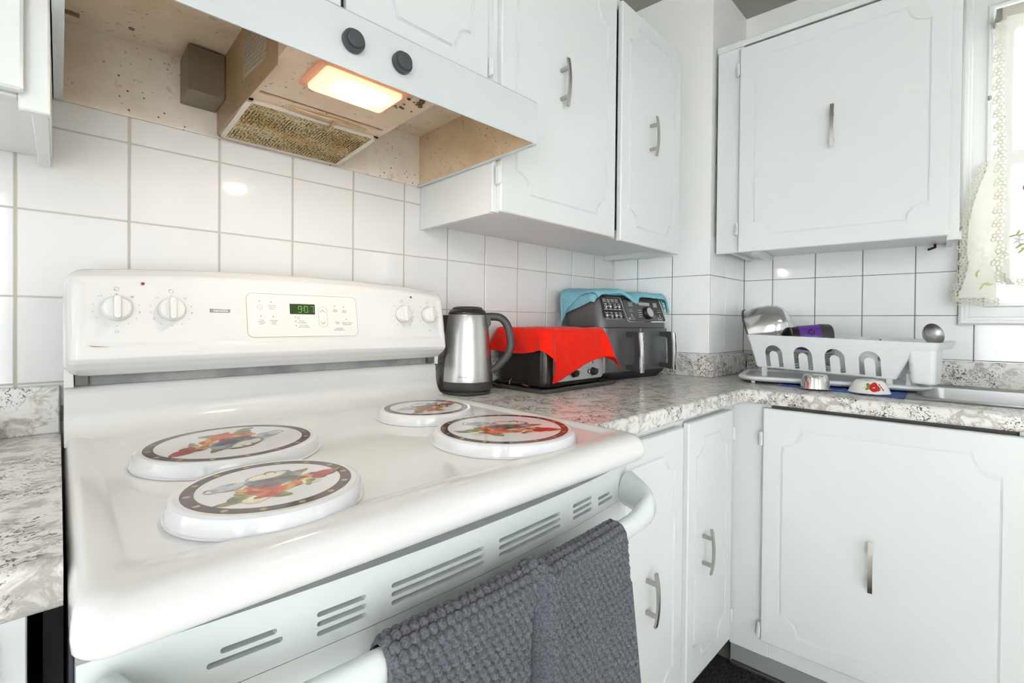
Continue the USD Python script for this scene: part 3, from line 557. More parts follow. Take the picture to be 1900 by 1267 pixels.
# ------------------------------------------------------------------ stove
SX0, SX1 = 0.059, 0.821
sv = Thing('stove', 'white freestanding electric range with a curved back control panel', 'stove', loc=(0.44, -0.37, 0))
sv.part('side_panel', cbox(SX0 + 0.001, SX0 + 0.004, -0.66, -0.045, 0.06, 0.873, 0.001), DARKSIDE, label='dark blue side panel')
sv.part('side_panel', cbox(SX1 - 0.004, SX1 - 0.001, -0.66, -0.045, 0.06, 0.873, 0.001), DARKSIDE)
sv.part('front_frame', cbox(SX0 + 0.004, SX1 - 0.004, -0.668, -0.64, 0.06, 0.872, 0.001), ENAMEL_C)
sv.part('body', cbox(SX0 + 0.005, SX1 - 0.005, -0.64, -0.05, 0.06, 0.872, 0.001), DARKSIDE)
sv.part('foot', join(*[lathe([(0.02, 0), (0.02, 0.06)], 12, (x, y)) for x in (0.1, 0.78) for y in (-0.6, -0.1)]), BLACKP)
yb = -0.085
rings = []
for d, yf, z in ((0.004, -0.736, 0.8735), (0.0008, -0.7425, 0.880), (0, -0.7445, 0.890), (0.0005, -0.7430, 0.899), (0.002, -0.7385, 0.908), (0.0055, -0.730, 0.9150), (0.011, -0.719, 0.9172), (0.017, -0.708, 0.9174), (0.028, -0.692, 0.9160), (0.035, -0.682, 0.9130), (0.040, -0.674, 0.9122)):
    rings.append(at_z(rrect(SX0 + d, SX1 - d, yf, -0.050 - d * 1.2, (0.006, 0.004, 0.004, 0.006) if d > .9 else (0.022, 0.004, 0.004, 0.022), 8), z))
    rings[-1][:, 1] = np.where(rings[-1][:, 1] < -0.6, rings[-1][:, 1], rings[-1][:, 1])
sv.part('cooktop', loft(rings), ENAMEL, smooth=40)
rp = Polygon([(-0.150, 0.9115), (-0.130, 0.9122), (-0.113, 0.9155), (-0.099, 0.922), (-0.088, 0.932), (-0.081, 0.945), (-0.0775, 0.960), (-0.0765, 0.985), (-0.074, 0.994), (-0.068, 1.000), (-0.060, 1.002), (-0.030, 1.002), (-0.030, 0.9115)])
rm = ex_x(rp, SX0 + 0.001, SX1 - 0.001)
sv.part('rear_riser', rm, ENAMEL, smooth=35)
sv.part('gap_strip', cbox(SX0 + 0.012, SX1 - 0.012, -0.072, -0.048, 1.000, 1.030, 0.001), GAPGREY, label='dusty grey strip below the control panel')
for x in (SX0 + 0.001, SX1 - 0.013): sv.part('end_cap', cbox(x, x + 0.012, -0.088, -0.045, 1.000, 1.032, 0.001), ENAMEL)
for x in (SX0 + 0.014, SX1 - 0.032): sv.part('post', cbox(x, x + 0.018, -0.085, -0.05, 1.002, 1.026, 0.001), TRAYM)
# backguard: a curved face on a grid
nxg, ntg = 320, 110
xs = np.linspace(SX0 - 0.0005, SX1 + 0.0005, nxg); P = np.zeros((nxg, ntg, 3)); tt = np.linspace(0, 1, ntg)
def bg_top(x): q = (x - 0.44) / 0.381; return 1.2165 - 0.016 * abs(q) ** 2.4
def corner(d, rc): d = np.clip(d, 0, rc); return rc - np.sqrt(np.maximum(rc ** 2 - (rc - d) ** 2, 0))
def bg_y(h):
    """Depth of the face over height above its lower edge."""
    return np.interp(h, [0, 0.004, 0.014, 0.026, 0.034, 0.045, 0.170, 0.184, 0.193, 0.200], [-0.090, -0.098, -0.118, -0.134, -0.1385, -0.1375, -0.1155, -0.1085, -0.098, -0.082])
for i, x in enumerate(xs):
    d = min(x - SX0, SX1 - x) + 0.0006
    zt = bg_top(x) - corner(d, 0.030); zb = 1.0185 + corner(d, 0.030) * 0.9
    z = zb + (zt - zb) * tt; hh = (z - 1.0185) * 0.1985 / (bg_top(x) - 1.0185)
    y = bg_y(hh); dd = np.clip(d / 0.016, 0, 1); y = -0.06 + (y + 0.06) * np.sqrt(1 - (1 - dd) ** 2 * 0.85)
    zrel = z - zb; toped = bg_top(x) - 0.020; lowed = 1.0735 - 0.004 * (1 - ((x - .44) / .381) ** 2)
    ins = np.minimum.reduce([np.full_like(z, d - 0.022), toped - z, z - lowed + 0.0])
    y = y + 0.0022 * np.clip(ins / 0.006, 0, 1)
    P[i, :, 0] = x; P[i, :, 1] = y; P[i, :, 2] = z
def close_back(P, yb):
    n0, n1 = P.shape[:2]; B = P.copy(); B[:, :, 1] = yb
    v = np.vstack([P.reshape(-1, 3), B.reshape(-1, 3)]); k = n0 * n1
    i, j = np.meshgrid(np.arange(n0 - 1), np.arange(n1 - 1), indexing='ij'); a = (i * n1 + j).ravel(); b = a + 1; c = a + n1; d = c + 1
    f = [np.column_stack([a, c, d]), np.column_stack([a, d, b]), np.column_stack([a + k, d + k, c + k]), np.column_stack([a + k, b + k, d + k])]
    rim = np.array([x for x in range(n1)] + [x * n1 + n1 - 1 for x in range(1, n0)] + [(n0 - 1) * n1 + x for x in range(n1 - 2, -1, -1)] + [x * n1 for x in range(n0 - 2, 0, -1)]); nx_ = np.roll(rim, -1)
    f += [np.column_stack([rim, nx_, nx_ + k]), np.column_stack([rim, nx_ + k, rim + k])]
    t = trimesh.Trimesh(v, np.vstack(f), process=False)
    if t.volume < 0: t.invert()
    return t
bgp = sv.part('backguard', close_back(P, -0.05), ENAMEL, smooth=40, label='curved white control console')
PY = lambda z: float(bg_y((z - 1.0185) * 0.1985 / 0.195)) + 0.0022     # face depth at height z (recessed field)
TILT = math.degrees(math.atan2(PY(1.15) - PY(1.09), 0.06))
def on_face(m):
    """Meshes built facing -y at y = 0 with true heights: laid on the tilted console face."""
    v = np.array(m.vertices); v[:, 1] += np.array([PY(z) for z in v[:, 2]]) - 0.0003
    return trimesh.Trimesh(v, m.faces, process=False)
def mapx(x): return 0.05366 + (x - 0.05366) * (1.17625 - 0.122) / 1.07625     # from the plane y = -0.1 to the face
for k, (x, tag_) in enumerate(((0.127, ''), (0.206, ''), (0.698, ''), (0.777, ''))):
    x = mapx(x); z = 1.135; yk = PY(z); r = 0.0215
    Rk = rotx(90 - TILT)
    kb = move(lathe([(0.0205, 0), (r, 0.002), (r, 0.006), (0.0195, 0.011), (0.0175, 0.0125), (0, 0.013)], 44), Rk, (x, yk - 0.0002, z))
    kp = sv.part('knob', kb, PLASTW, smooth=35, label='white burner knob')
    rg = loft([at_z(rrect(-w_, w_, -l_, l_, w_ * 0.9, 5), z_) for w_, l_, z_ in ((0.0058, 0.0200, 0.010), (0.0055, 0.0200, 0.018), (0.0045, 0.0192, 0.0215), (0.003, 0.018, 0.0225))])
    sv.part('knob_grip', move(rg, Rk, (x, yk - 0.0002, z)), PLASTW, parent=kp, smooth=35)
    marks = []
    for a, s in zip((0, 42, 76, 100, 124, 150, 180, 210, 236, 260, 284, 318), ('O', 'LO', '1', '2', '3', '4', '5', '6', '7', '8', '9', 'HI')):
        a = math.radians(a); rr = 0.0315 if s != 'O' else 0.0275
        marks.append(on_face(text_y(s, 0.0028, x - rr * math.sin(a), 0, z + rr * math.cos(a) * 0.93 - 0.0014, 0.0003)))
    sq = rect2(x - 0.0035, x + 0.0035, z + 0.0315, z + 0.0375, 0.001); marks.append(on_face(ex_y(sq.difference(sq.buffer(-0.0005)), -0.0003, 0)))
    marks.append(on_face(disc_y(x + (-0.0022, -0.0022, 0.0022, 0.0022)[k], 0, z + (0.0325, 0.0363, 0.0363, 0.0325)[k], 0.0009, 0.0004)))
    if k in (0, 3): sq = rect2(x - 0.0025, x + 0.0025, z - 0.042, z - 0.0375, 0.0008); marks.append(on_face(ex_y(sq.difference(sq.buffer(-0.0005)), -0.0003, 0)))
    sv.part('dial_print', join(*marks), PRINTG, parent=bgp, smooth=False, label='heat settings LO, 1 to 9 and HI round the knob')
for x in (0.164, 0.727):
    x = mapx(x); li = sv.part('indicator_light', on_face(move(lathe([(0.0026, 0), (0.0024, 0.0012), (0.0012, 0.002), (0, 0.0022)], 16), rotx(90), (x, 0, 1.181))), REDLED, label='small red pilot light')
lx = mapx(0.285)
lg = sv.part('logo_plate', on_face(ex_y(Polygon([(lx - 0.0175, 1.1315), (lx + 0.0165, 1.1315), (lx + 0.0175, 1.1385), (lx + 0.008, 1.1378), (lx - 0.0175, 1.139)]), -0.0004, 0)), PRINTG, parent=bgp, smooth=False)
sv.part('logo_lettering', on_face(join(text_y('Kenmore', 0.0042, lx + 0.001, -0.0004, 1.1333, 0.0003, True), ex_y(Polygon([(lx - 0.006, 1.1386), (lx + 0.004, 1.1402), (lx + 0.014, 1.1392), (lx + 0.004, 1.1394)]), -0.0004, 0))), PRINTW, parent=bgp, smooth=False)
# touch panel
pn = rect2(mapx(0.333), mapx(0.571), 1.0835, 1.1725, 0.011, 8)
sv.part('touch_panel', on_face(ex_y(pn, -0.0006, 0.0)), PLASTW, parent=bgp, smooth=False)
sv.part('touch_panel_edge', on_face(ex_y(pn.buffer(0.0009).difference(pn), -0.0008, 0.0)), STICKER, parent=bgp, smooth=False)
DX0, DX1 = mapx(0.4175), mapx(0.4715)
dp = sv.part('display', on_face(ex_y(sbox(DX0, 1.1315, DX1, 1.1535), -0.0016, 0)), DISPLAY, parent=bgp, smooth=False, label='green clock display reading 9:07')
SEG = {'9': 'abcdfg', '0': 'abcdef', '7': 'abc'}
def seg7(ch, x, z, w_, h, t):
    s = {'a': (x, z + h - t, x + w_, z + h), 'd': (x, z, x + w_, z + t), 'g': (x, z + h / 2 - t / 2, x + w_, z + h / 2 + t / 2), 'f': (x, z + h / 2, x + t, z + h), 'b': (x + w_ - t, z + h / 2, x + w_, z + h), 'e': (x, z, x + t, z + h / 2), 'c': (x + w_ - t, z, x + w_, z + h / 2)}
    out = []
    for k in SEG[ch]:
        a, b, c_, d_ = s[k]; out.append(ex_y(sbox(a + .0002, b + .0002, c_ - .0002, d_ - .0002), -0.0021, -0.0016))
    return out
dg = seg7('9', DX0 + 0.0170, 1.1350, 0.0075, 0.0145, 0.0013) + seg7('0', DX0 + 0.0300, 1.1350, 0.0075, 0.0145, 0.0013) + seg7('7', DX0 + 0.0430, 1.1350, 0.0075, 0.0145, 0.0013)
dg += [ex_y(sbox(DX0 + 0.0266, z, DX0 + 0.0280, z + 0.0014), -0.0021, -0.0016) for z in (1.1385, 1.1440)]
sv.part('display_digits', on_face(join(*dg)), DIGIT, parent=bgp, smooth=False)
tx = []
def ptxt(s, x, z, h=0.0026): tx.append(on_face(move(text_y(s, h, mapx(x), 0, z, 0.0003), t=(0, -0.0006, 0))))
def pdot(x, z, r=0.0013): tx.append(on_face(move(disc_y(mapx(x), 0, z, r, 0.0003), t=(0, -0.0006, 0))))
def pring(x, z, r, t=0.0004, pts=None):
    g = Point(mapx(x), z).buffer(r) if pts is None else pts; tx.append(on_face(move(ex_y(g.buffer(t).difference(g), -0.0003, 0), t=(0, -0.0006, 0))))
for x, z in ((0.357, 1.157), (0.380, 1.156), (0.359, 1.126), (0.383, 1.1255), (0.518, 1.151), (0.540, 1.150), (0.544, 1.1215), (0.428, 1.125), (0.4285, 1.116), (0.4295, 1.1065)): pdot(x, z)
pring(0.3575, 1.1445, 0.0044); ptxt('+', 0.3575, 1.1433, 0.0022)
for x, z, ss in ((0.381, 1.1475, ('Cook Time', 'Temps de', 'Cuisson')), (0.360, 1.1165, ('Timer', 'Minuterie', 'On/Off')), (0.3835, 1.116, ('Delay Start', 'Départ', 'Différé')), (0.519, 1.1415, ('Bake', 'Cuire')), (0.5405, 1.140, ('Broil', 'Griller')), (0.5225, 1.113, ('Clear', 'Off')), (0.546, 1.112, ('Select Clean', 'Nettoyage')), (0.526, 1.099, ('Start/On', 'Mise Marche')), (0.4345, 1.1245, ('Oven', 'Four')), (0.442, 1.1155, ('Preheat', 'Préchauffage')), (0.446, 1.106, ('Door Locked', 'Porte verrouillée'))):
    for k, s in enumerate(ss): ptxt(s, x, z - k * 0.0036, 0.0022 if len(ss) > 2 or x < 0.46 and x > 0.42 else 0.003)
pring(0, 0, 0, 0.0004, Polygon(rrect(mapx(0.4795), mapx(0.499), 1.1035, 1.149, 0.0095, 8)))
for zc, s in ((1.139, 1), (1.113, -1)):
    cx_ = mapx(0.489); tx.append(on_face(move(ex_y(LineString([(cx_ - 0.0048, zc - 0.0022 * s), (cx_, zc + 0.0028 * s), (cx_ + 0.0048, zc - 0.0022 * s)]).buffer(0.0006), -0.0003, 0), t=(0, -0.0006, 0))))
sv.part('panel_print', join(*tx), PRINTG, parent=bgp, smooth=False, label='bilingual button lettering')
sv.part('scratch', on_face(ex_y(Polygon([(0.0885, 1.0735), (0.094, 1.0722), (0.103, 1.0715), (0.118, 1.0702), (0.103, 1.0702), (0.094, 1.0706)]), -0.0026, -0.0018)), PLENSIDE, parent=bgp, smooth=False, label='brown chip in the enamel')

# oven door, vents and handle
def door_y(x): q = (x - 0.44) / 0.37; return -0.700 - 0.024 * (1 - min(1, q * q))
xs = np.linspace(SX0 + 0.004, SX1 - 0.004, 41)
plan = Polygon([(x, door_y(x)) for x in xs] + [(SX1 - 0.004, -0.670), (SX0 + 0.004, -0.670)])
vent = ex_z(plan, 0.795, 0.857)
prof_cut = []
slots = []
for row, (z, groups) in enumerate(((0.8285, ((0.236, 0.286), (0.315, 0.445), (0.472, 0.602), (0.636, 0.690), (0.155, 0.200))), (0.8190, ((0.145, 0.205), (0.236, 0.286), (0.315, 0.445), (0.472, 0.602), (0.636, 0.690), (0.712, 0.752))), (0.8095, ((0.236, 0.286), (0.315, 0.445), (0.472, 0.602), (0.636, 0.690), (0.712, 0.762))))):
    for a, b in groups:
        yy = max(door_y(a), door_y(b)) + 0.014
        slots.append(ex_y(rect2(a, b, z - 0.0026, z + 0.0026, 0.0025, 4), -0.80, yy))
vent = cut(vent, *slots)
sv.part('vent_trim', vent, ENAMEL_C, smooth=30, label='slotted vent trim along the top of the oven door')
od = sv.part('oven_door', join(ex_z(plan.buffer(-0.001), 0.25, 0.7935)), ENAMEL_C, smooth=30)
sv.part('door_window', ex_z(Polygon([(x, door_y(x) - 0.0012) for x in np.linspace(0.20, 0.68, 21)] + [(0.68, -0.70), (0.20, -0.70)]), 0.40, 0.66), BLACKP, parent=od)
sv.part('storage_drawer', ex_z(plan.buffer(-0.001), 0.075, 0.24), ENAMEL_C, smooth=30)
hx = np.linspace(-1, 1, 61); HPX = 0.44 + 0.362 * hx
HPY = -0.790 + 0.018 * np.abs(hx) ** 2 + 0.06 * np.clip((np.abs(hx) - 0.88) / 0.12, 0, 1) ** 1.8; HPZ = 0.800 + 0.017 * np.clip((np.abs(hx) - 0.72) / 0.28, 0, 1) ** 1.6
ra = 0.0125 + 0.006 * np.clip((np.abs(hx) - 0.86) / 0.14, 0, 1); rb = 0.0165 + 0.0165 * np.clip((np.abs(hx) - 0.74) / 0.26, 0, 1) ** 1.3
sv.part('door_handle', tube(np.column_stack([HPX, HPY, HPZ]), np.column_stack([ra, rb]), 20), ENAMEL_C, parent=od, smooth=40, label='curved white bar handle')

# burner covers: tin lids with a printed band and still life
BAND = plain('cover_band', (0.075, 0.038, 0.036), 0.12); DOTS = plain('cover_dots', (0.36, 0.30, 0.16), 0.12); TIN = plain('cover_white', (0.70, 0.70, 0.715), 0.12)
PR = {k: two('print_' + k, a, b, 55, rough=0.12) for k, a, b in (('pot', (0.16, 0.17, 0.19), (0.36, 0.37, 0.40)), ('potdark', (0.07, 0.06, 0.065), (0.2, 0.18, 0.18)), ('jug', (0.26, 0.30, 0.34), (0.5, 0.53, 0.56)), ('tomato', (0.40, 0.035, 0.015), (0.55, 0.14, 0.05)), ('carrot', (0.55, 0.17, 0.03), (0.65, 0.33, 0.10)), ('leaf', (0.11, 0.115, 0.03), (0.30, 0.28, 0.10)), ('onion', (0.62, 0.56, 0.40), (0.75, 0.70, 0.55)), ('pepper', (0.26, 0.02, 0.012), (0.45, 0.05, 0.02)))}
def blob(x, y, a, b, ang, seed, wob=0.18, n=26):
    t = np.linspace(0, 2 * np.pi, n, endpoint=False); r = 1 + wob * (meshkit.noise(np.column_stack([np.cos(t) * 1.7 + seed, np.sin(t) * 1.7 + seed * 2.3, t * 0])) - 0.5) * 2
    return affinity.translate(affinity.rotate(Polygon(np.column_stack([a * r * np.cos(t), b * r * np.sin(t)])), ang, origin=(0, 0)), x, y)
def burner_cover(x, y, r, deg, label):
    t = Thing('burner_cover', label, 'burner cover', loc=(x, y, 0.9125))
    z0 = 0.9122; h = 0.0205
    t.part('lid', lathe([(r - 0.0015, z0), (r, z0 + 0.001), (r, z0 + 0.0025), (r - 0.0018, z0 + 0.0035), (r - 0.003, z0 + 0.013), (r - 0.0055, z0 + 0.0185), (r - 0.0095, z0 + h), (r - 0.014, z0 + h), (0, z0 + h)], 96, (x, y)), TIN, smooth=25)
    zt = z0 + h; ro, ri = r - 0.0150, r - 0.0275
    ring = Point(0, 0).buffer(ro, 32).difference(Point(0, 0).buffer(ri, 32)); put = lambda g, k: move(ex_z(g, 0, 0.00012), rotz(deg), (x, y, zt + 0.0001 * k))
    b = t.part('printed_band', put(ring, 0.2), BAND, smooth=False)
    n = 16 if r > 0.11 else 14; rm_ = (ro + ri) / 2
    t.part('printed_dots', join(*[put(Point(rm_ * math.cos(a), rm_ * math.sin(a)).buffer(0.0036, 4), 1.2) for a in np.arange(n) * 2 * np.pi / n]), DOTS, parent=b, smooth=False, kind='stuff')
    s = r / 0.125
    pic = [('leaf', [blob(-.030, -.026, .030, .010, 25, 1), blob(-.045, -.040, .022, .006, 10, 2), blob(.035, .022, .020, .008, 30, 3), blob(.000, -.040, .018, .008, -30, 4), blob(.045, -.004, .016, .007, 20, 33)], 1),
           ('carrot', [blob(.020, -.020, .034, .006, 28, 5), blob(.034, -.014, .030, .006, 22, 6), blob(.010, -.026, .030, .007, 35, 7), blob(.052, .002, .016, .011, 15, 8), blob(-.02, -.012, .022, .012, 10, 31)], 2),
           ('tomato', [blob(-.008, -.030, .016, .014, 0, 9, .08), blob(-.022, -.012, .018, .012, 15, 10, .12), blob(.004, -.018, .013, .012, 0, 11, .08)], 3),
           ('onion', [blob(-.024, -.044, .014, .010, 10, 12), blob(.048, -.014, .013, .010, 0, 13), blob(-.004, -.008, .012, .008, 0, 14)], 2.5),
           ('pot', [blob(.006, .012, .036, .021, 12, 15, .04)], 4), ('potdark', [blob(.004, .003, .034, .009, 12, 16, .2)], 5),
           ('pot', [blob(.000, .026, .031, .013, 14, 17, .03)], 6), ('onion', [blob(.000, .027, .025, .009, 14, 18, .05)], 7),
           ('potdark', [affinity.translate(Point(0, 0).buffer(.008).difference(Point(0, 0).buffer(.0055)).intersection(sbox(-.01, -.002, .01, .01)), .004, .034)], 8),
           ('jug', [blob(-.050, .008, .019, .012, 8, 19, .08), blob(-.034, .014, .006, .006, 0, 20, .1)], 4), ('jug', [affinity.translate(affinity.scale(Point(0, 0).buffer(.010).difference(Point(0, 0).buffer(.0075)), 1, .8), -.068, .004)], 3),
           ('pepper', [blob(.072, .006, .019, .009, 12, 21, .14), blob(.060, -.004, .010, .007, 0, 22, .1)], 4), ('leaf', [blob(.090, .012, .006, .0018, 20, 23, .1)], 5)]
    rg_ = random.Random(17)
    for k in range(16):
        a_, b_ = rg_.uniform(-.045, .055), rg_.uniform(-.040, -.004); b_ += 0.25 * a_ + 0.004
        kd = ('leaf', 'carrot', 'tomato', 'onion', 'leaf', 'pepper', 'carrot', 'potdark')[k % 8]
        pic.append((kd, [blob(a_, b_, rg_.uniform(.004, .011), rg_.uniform(.0025, .005), rg_.uniform(-40, 60), 80 + k, .25)], 3.2 + 0.05 * k))
    nm = {'leaf': 'printed_leaves', 'carrot': 'printed_carrots', 'tomato': 'printed_tomatoes', 'onion': 'printed_onions', 'pot': 'printed_pot', 'potdark': 'printed_pot_shadow', 'jug': 'printed_jug', 'pepper': 'printed_pepper'}
    for k, gs, lv in pic:
        g_ = affinity.scale(unary_union(gs), s * 1.04, s * 1.28, origin=(0, 0))
        for g1 in getattr(g_, 'geoms', [g_]): t.part(nm[k], put(g1, 0.3 + lv), PR[k], smooth=False)
burner_cover(0.2275, -0.606, 0.1008, -9, 'round tin burner cover with a still life print on the front left burner')
burner_cover(0.2455, -0.3645, 0.1245, -161, 'large round tin burner cover on the rear left burner')
burner_cover(0.6260, -0.3215, 0.1038, -4, 'round tin burner cover on the rear right burner, farthest from the oven door')
burner_cover(0.6185, -0.5765, 0.1268, -60, 'large round tin burner cover on the front right burner nearest the worktop')

# ------------------------------------------------------------------ kettle
KX, KY = 0.900, -0.118
VR = np.array([0.718, -0.696, 0]); VR /= np.linalg.norm(VR)          # the kettle's handle side
kt = Thing('electric_kettle', 'brushed steel electric kettle with a black lid and handle beside the stove', 'kettle', loc=(KX, KY, ZC))
kt.part('power_base', lathe([(0.060, ZC), (0.067, ZC + 0.001), (0.0685, ZC + 0.004), (0.0685, ZC + 0.0085), (0.067, ZC + 0.0095), (0, ZC + 0.0095)], 48, (KX, KY)), DARKP)
kt.part('seam', lathe([(0.066, ZC + 0.0095), (0.066, ZC + 0.0125)], 48, (KX, KY)), BLACKP)
kt.part('lower_body', lathe([(0.066, ZC + 0.0125), (0.071, ZC + 0.0135), (0.0738, ZC + 0.018), (0.0742, ZC + 0.035), (0.0735, ZC + 0.0365), (0, ZC + 0.0365)], 64, (KX, KY)), DARKP)
kb = kt.part('body', lathe([(0.0730, 0.9500), (0.0738, 0.9510), (0.0735, 0.962), (0.0715, 0.99), (0.0680, 1.03), (0.0635, 1.075), (0.0585, 1.115), (0.0555, 1.136), (0.0540, 1.1385), (0, 1.1385)], 80, (KX, KY)), STEEL, smooth=40, label='brushed steel body')
ld = kt.part('lid', lathe([(0.0545, 1.1385), (0.0550, 1.142), (0.0530, 1.147), (0.0480, 1.152), (0.0440, 1.1535), (0.0435, 1.157), (0.040, 1.160), (0.030, 1.1622), (0.022, 1.1625), (0.021, 1.1612), (0, 1.1612)], 56, (KX, KY)), BLACKP, smooth=30, label='glossy black lid')
K0 = np.array([KX, KY, 0.0])
kt.part('spout', hull([K0 + VR * (-a) + np.array([VR[1], -VR[0], 0]) * b + (0, 0, z) for a, b, z in ((0.052, 0.020, 1.137), (0.052, -0.020, 1.137), (0.071, 0, 1.137), (0.070, 0.004, 1.137), (0.070, -0.004, 1.137), (0.062, 0.012, 1.125), (0.062, -0.012, 1.125), (0.060, 0.012, 1.09), (0.060, -0.012, 1.09), (0.064, 0, 1.08), (0.050, 0, 1.06))]), DARKP)
hpath = [(0.050, 1.131), (0.066, 1.1335), (0.088, 1.1325), (0.103, 1.125), (0.115, 1.108), (0.122, 1.085), (0.1255, 1.060), (0.124, 1.042), (0.117, 1.024), (0.104, 1.006), (0.088, 0.990), (0.072, 0.977)]
from scipy.interpolate import CubicSpline
hs = CubicSpline(range(len(hpath)), np.array(hpath))(np.linspace(0, len(hpath) - 1, 50))
hp = K0 + hs[:, :1] * VR + np.column_stack([np.zeros(50), np.zeros(50), hs[:, 1]])
kt.part('handle', tube(hp, np.column_stack([np.full(50, 0.0115), np.full(50, 0.0085)]), 16, up=np.cross(VR, (0, 0, 1))), DARKP, smooth=50)
kt.part('handle_mount', hull([K0 + VR * a + np.array([-VR[1], VR[0], 0]) * b + (0, 0, z) for a, b, z in ((0.050, 0.012, 1.140), (0.050, -0.012, 1.140), (0.066, 0.012, 1.138), (0.066, -0.012, 1.138), (0.060, 0.010, 1.10), (0.060, -0.010, 1.10), (0.068, 0.010, 1.112), (0.068, -0.010, 1.112))]), DARKP)
def on_cyl(m, a0, rfun, out=0.0):
    """A mesh built facing -y at y = 0 round x = 0: wrapped on the kettle, centred at angle a0."""
    v = np.array(m.vertices); r = np.array([rfun(z) for z in v[:, 2]]) - v[:, 1] + out; a = a0 + v[:, 0] / r
    return trimesh.Trimesh(np.column_stack([KX + r * np.cos(a), KY + r * np.sin(a), v[:, 2]]), m.faces, process=False)
krf = lambda z: float(np.interp(z, [0.951, 0.962, 0.99, 1.03], [0.0738, 0.0735, 0.0715, 0.0680]))
fa = math.atan2(-0.718, -0.696) + 0.03
bx = rect2(-0.0185, 0.0185, 0.9625, 0.9705, 0.001)
kt.part('logo_frame', on_cyl(join(ex_y(bx.difference(bx.buffer(-0.0006)).segmentize(0.003), -0.0003, 0), text_y('BLACK+DECKER', 0.0036, 0, 0, 0.9648, 0.0003, True)), fa, krf), PRINTG, parent=kb, smooth=False)

# ------------------------------------------------------------------ tray, toaster, red cloth
tr = Thing('baking_tray', 'flat dark baking tray under the toaster', 'tray', loc=(1.22, -0.165, ZC))
o = rrect(1.032, 1.405, -0.297, -0.030, 0.012, 4); i_ = rrect(1.046, 1.391, -0.283, -0.044, 0.010, 4); b_ = rrect(1.052, 1.385, -0.277, -0.050, 0.008, 4)
tr.part('pan', loft([at_z(rrect(1.038, 1.399, -0.291, -0.036, 0.01, 4), ZC + 0.0004), at_z(o, ZC + 0.0095), at_z(o, ZC + 0.0115), at_z(i_, ZC + 0.0115), at_z(b_, ZC + 0.003)]), TRAYM, smooth=30)
TZ = ZC + 0.0035
tg = Thing('tongs', 'black handled kitchen tongs lying on the tray between the kettle and toaster', 'tongs', loc=(1.06, -0.16, ZC + 0.01))
tg.part('handle', tube([(1.056, -0.07, ZC + 0.016), (1.066, -0.12, ZC + 0.0165), (1.075, -0.175, ZC + 0.0145)], [0.0055, 0.006, 0.005], 10), BLACKP)
tg.part('handle', tube([(1.066, -0.075, ZC + 0.015), (1.073, -0.13, ZC + 0.0115), (1.076, -0.190, ZC + 0.009)], [0.0035, 0.0035, 0.003], 10), BLACKP)
tg.part('tip', tube([(1.0745, -0.172, ZC + 0.0145), (1.0775, -0.196, ZC + 0.0100)], [0.0045, 0.0035], 10), CHROME)
tg.part('wire_tie', join(tube([(1.063, -0.126, ZC + 0.023), (1.060, -0.128, ZC + 0.012)], 0.0007, 6), tube([(1.063, -0.126, ZC + 0.023), (1.078, -0.120, ZC + 0.026)], 0.0007, 6)), PRINTW)

TX0, TX1, TY0, TY1, TB, TT = 1.090, 1.385, -0.250, -0.032, TZ + 0.006, 1.097
ts = Thing('toaster', 'black and silver toaster with two dials, half hidden under a red cloth', 'toaster', loc=(1.2375, -0.141, TZ))
def tring(d, z, r=0.035): return at_z(rrect(TX0 + d, TX1 - d, TY0 + d, TY1 - d, (0.020, r, r, 0.028), 8), z)
ts.part('body', loft([tring(0.004, TB), tring(0.0, TB + 0.012), tring(0.0, TT - 0.03), tring(0.004, TT - 0.012), tring(0.012, TT - 0.003), tring(0.025, TT)]), TOASTB, smooth=40)
ts.part('base', loft([tring(0.012, TZ + 0.0035), tring(0.006, TZ + 0.006), tring(0.003, TB + 0.010)]), BLACKP)
ts.part('foot', join(*[lathe([(0.010, TZ), (0.010, TZ + 0.006)], 12, (x, y)) for x in (TX0 + .04, TX1 - .04) for y in (TY0 + .04, TY1 - .04)]), BLACKP)
fp = ts.part('front_plate', ex_y(rect2(1.126, 1.3815, TB + 0.013, TT - 0.02, 0.018, 6), TY0 - 0.0025, TY0 + 0.02), SILVER, smooth=30, label='satin silver control plate')
for x in (1.222, 1.322):
    z = 0.9590
    ts.part('dial', move(lathe([(0.0135, 0), (0.0135, 0.003), (0.0115, 0.004), (0.0105, 0.014), (0.0095, 0.0155), (0, 0.0155)], 28), rotx(90), (x, TY0 - 0.0024, z)), BLACKP, parent=fp, smooth=35)
    for dx, r in ((-0.0215, 0.0058), (0.0245, 0.0058)):
        q = ts.part('button', move(lathe([(r, 0), (r, 0.0025), (r - 0.0015, 0.003), (r - 0.0018, 0.0022), (0, 0.0022)], 20), rotx(90), (x + dx, TY0 - 0.0024, z + 0.001)), BLACKP, parent=fp, smooth=30)
    ts.part('lever_slot', cbox(x - 0.0022, x + 0.0022, TY0 - 0.0032, TY0 - 0.002, 0.985, 1.06, 0.0004), BLACKP, parent=fp)
    ts.part('button_mark', join(*[ex_y(Point(x + dx, z + 0.001).buffer(0.0038, 5), TY0 - 0.0050, TY0 - 0.0047) for dx in (-0.0215, 0.0245)]), PRINTW, parent=fp, smooth=False)

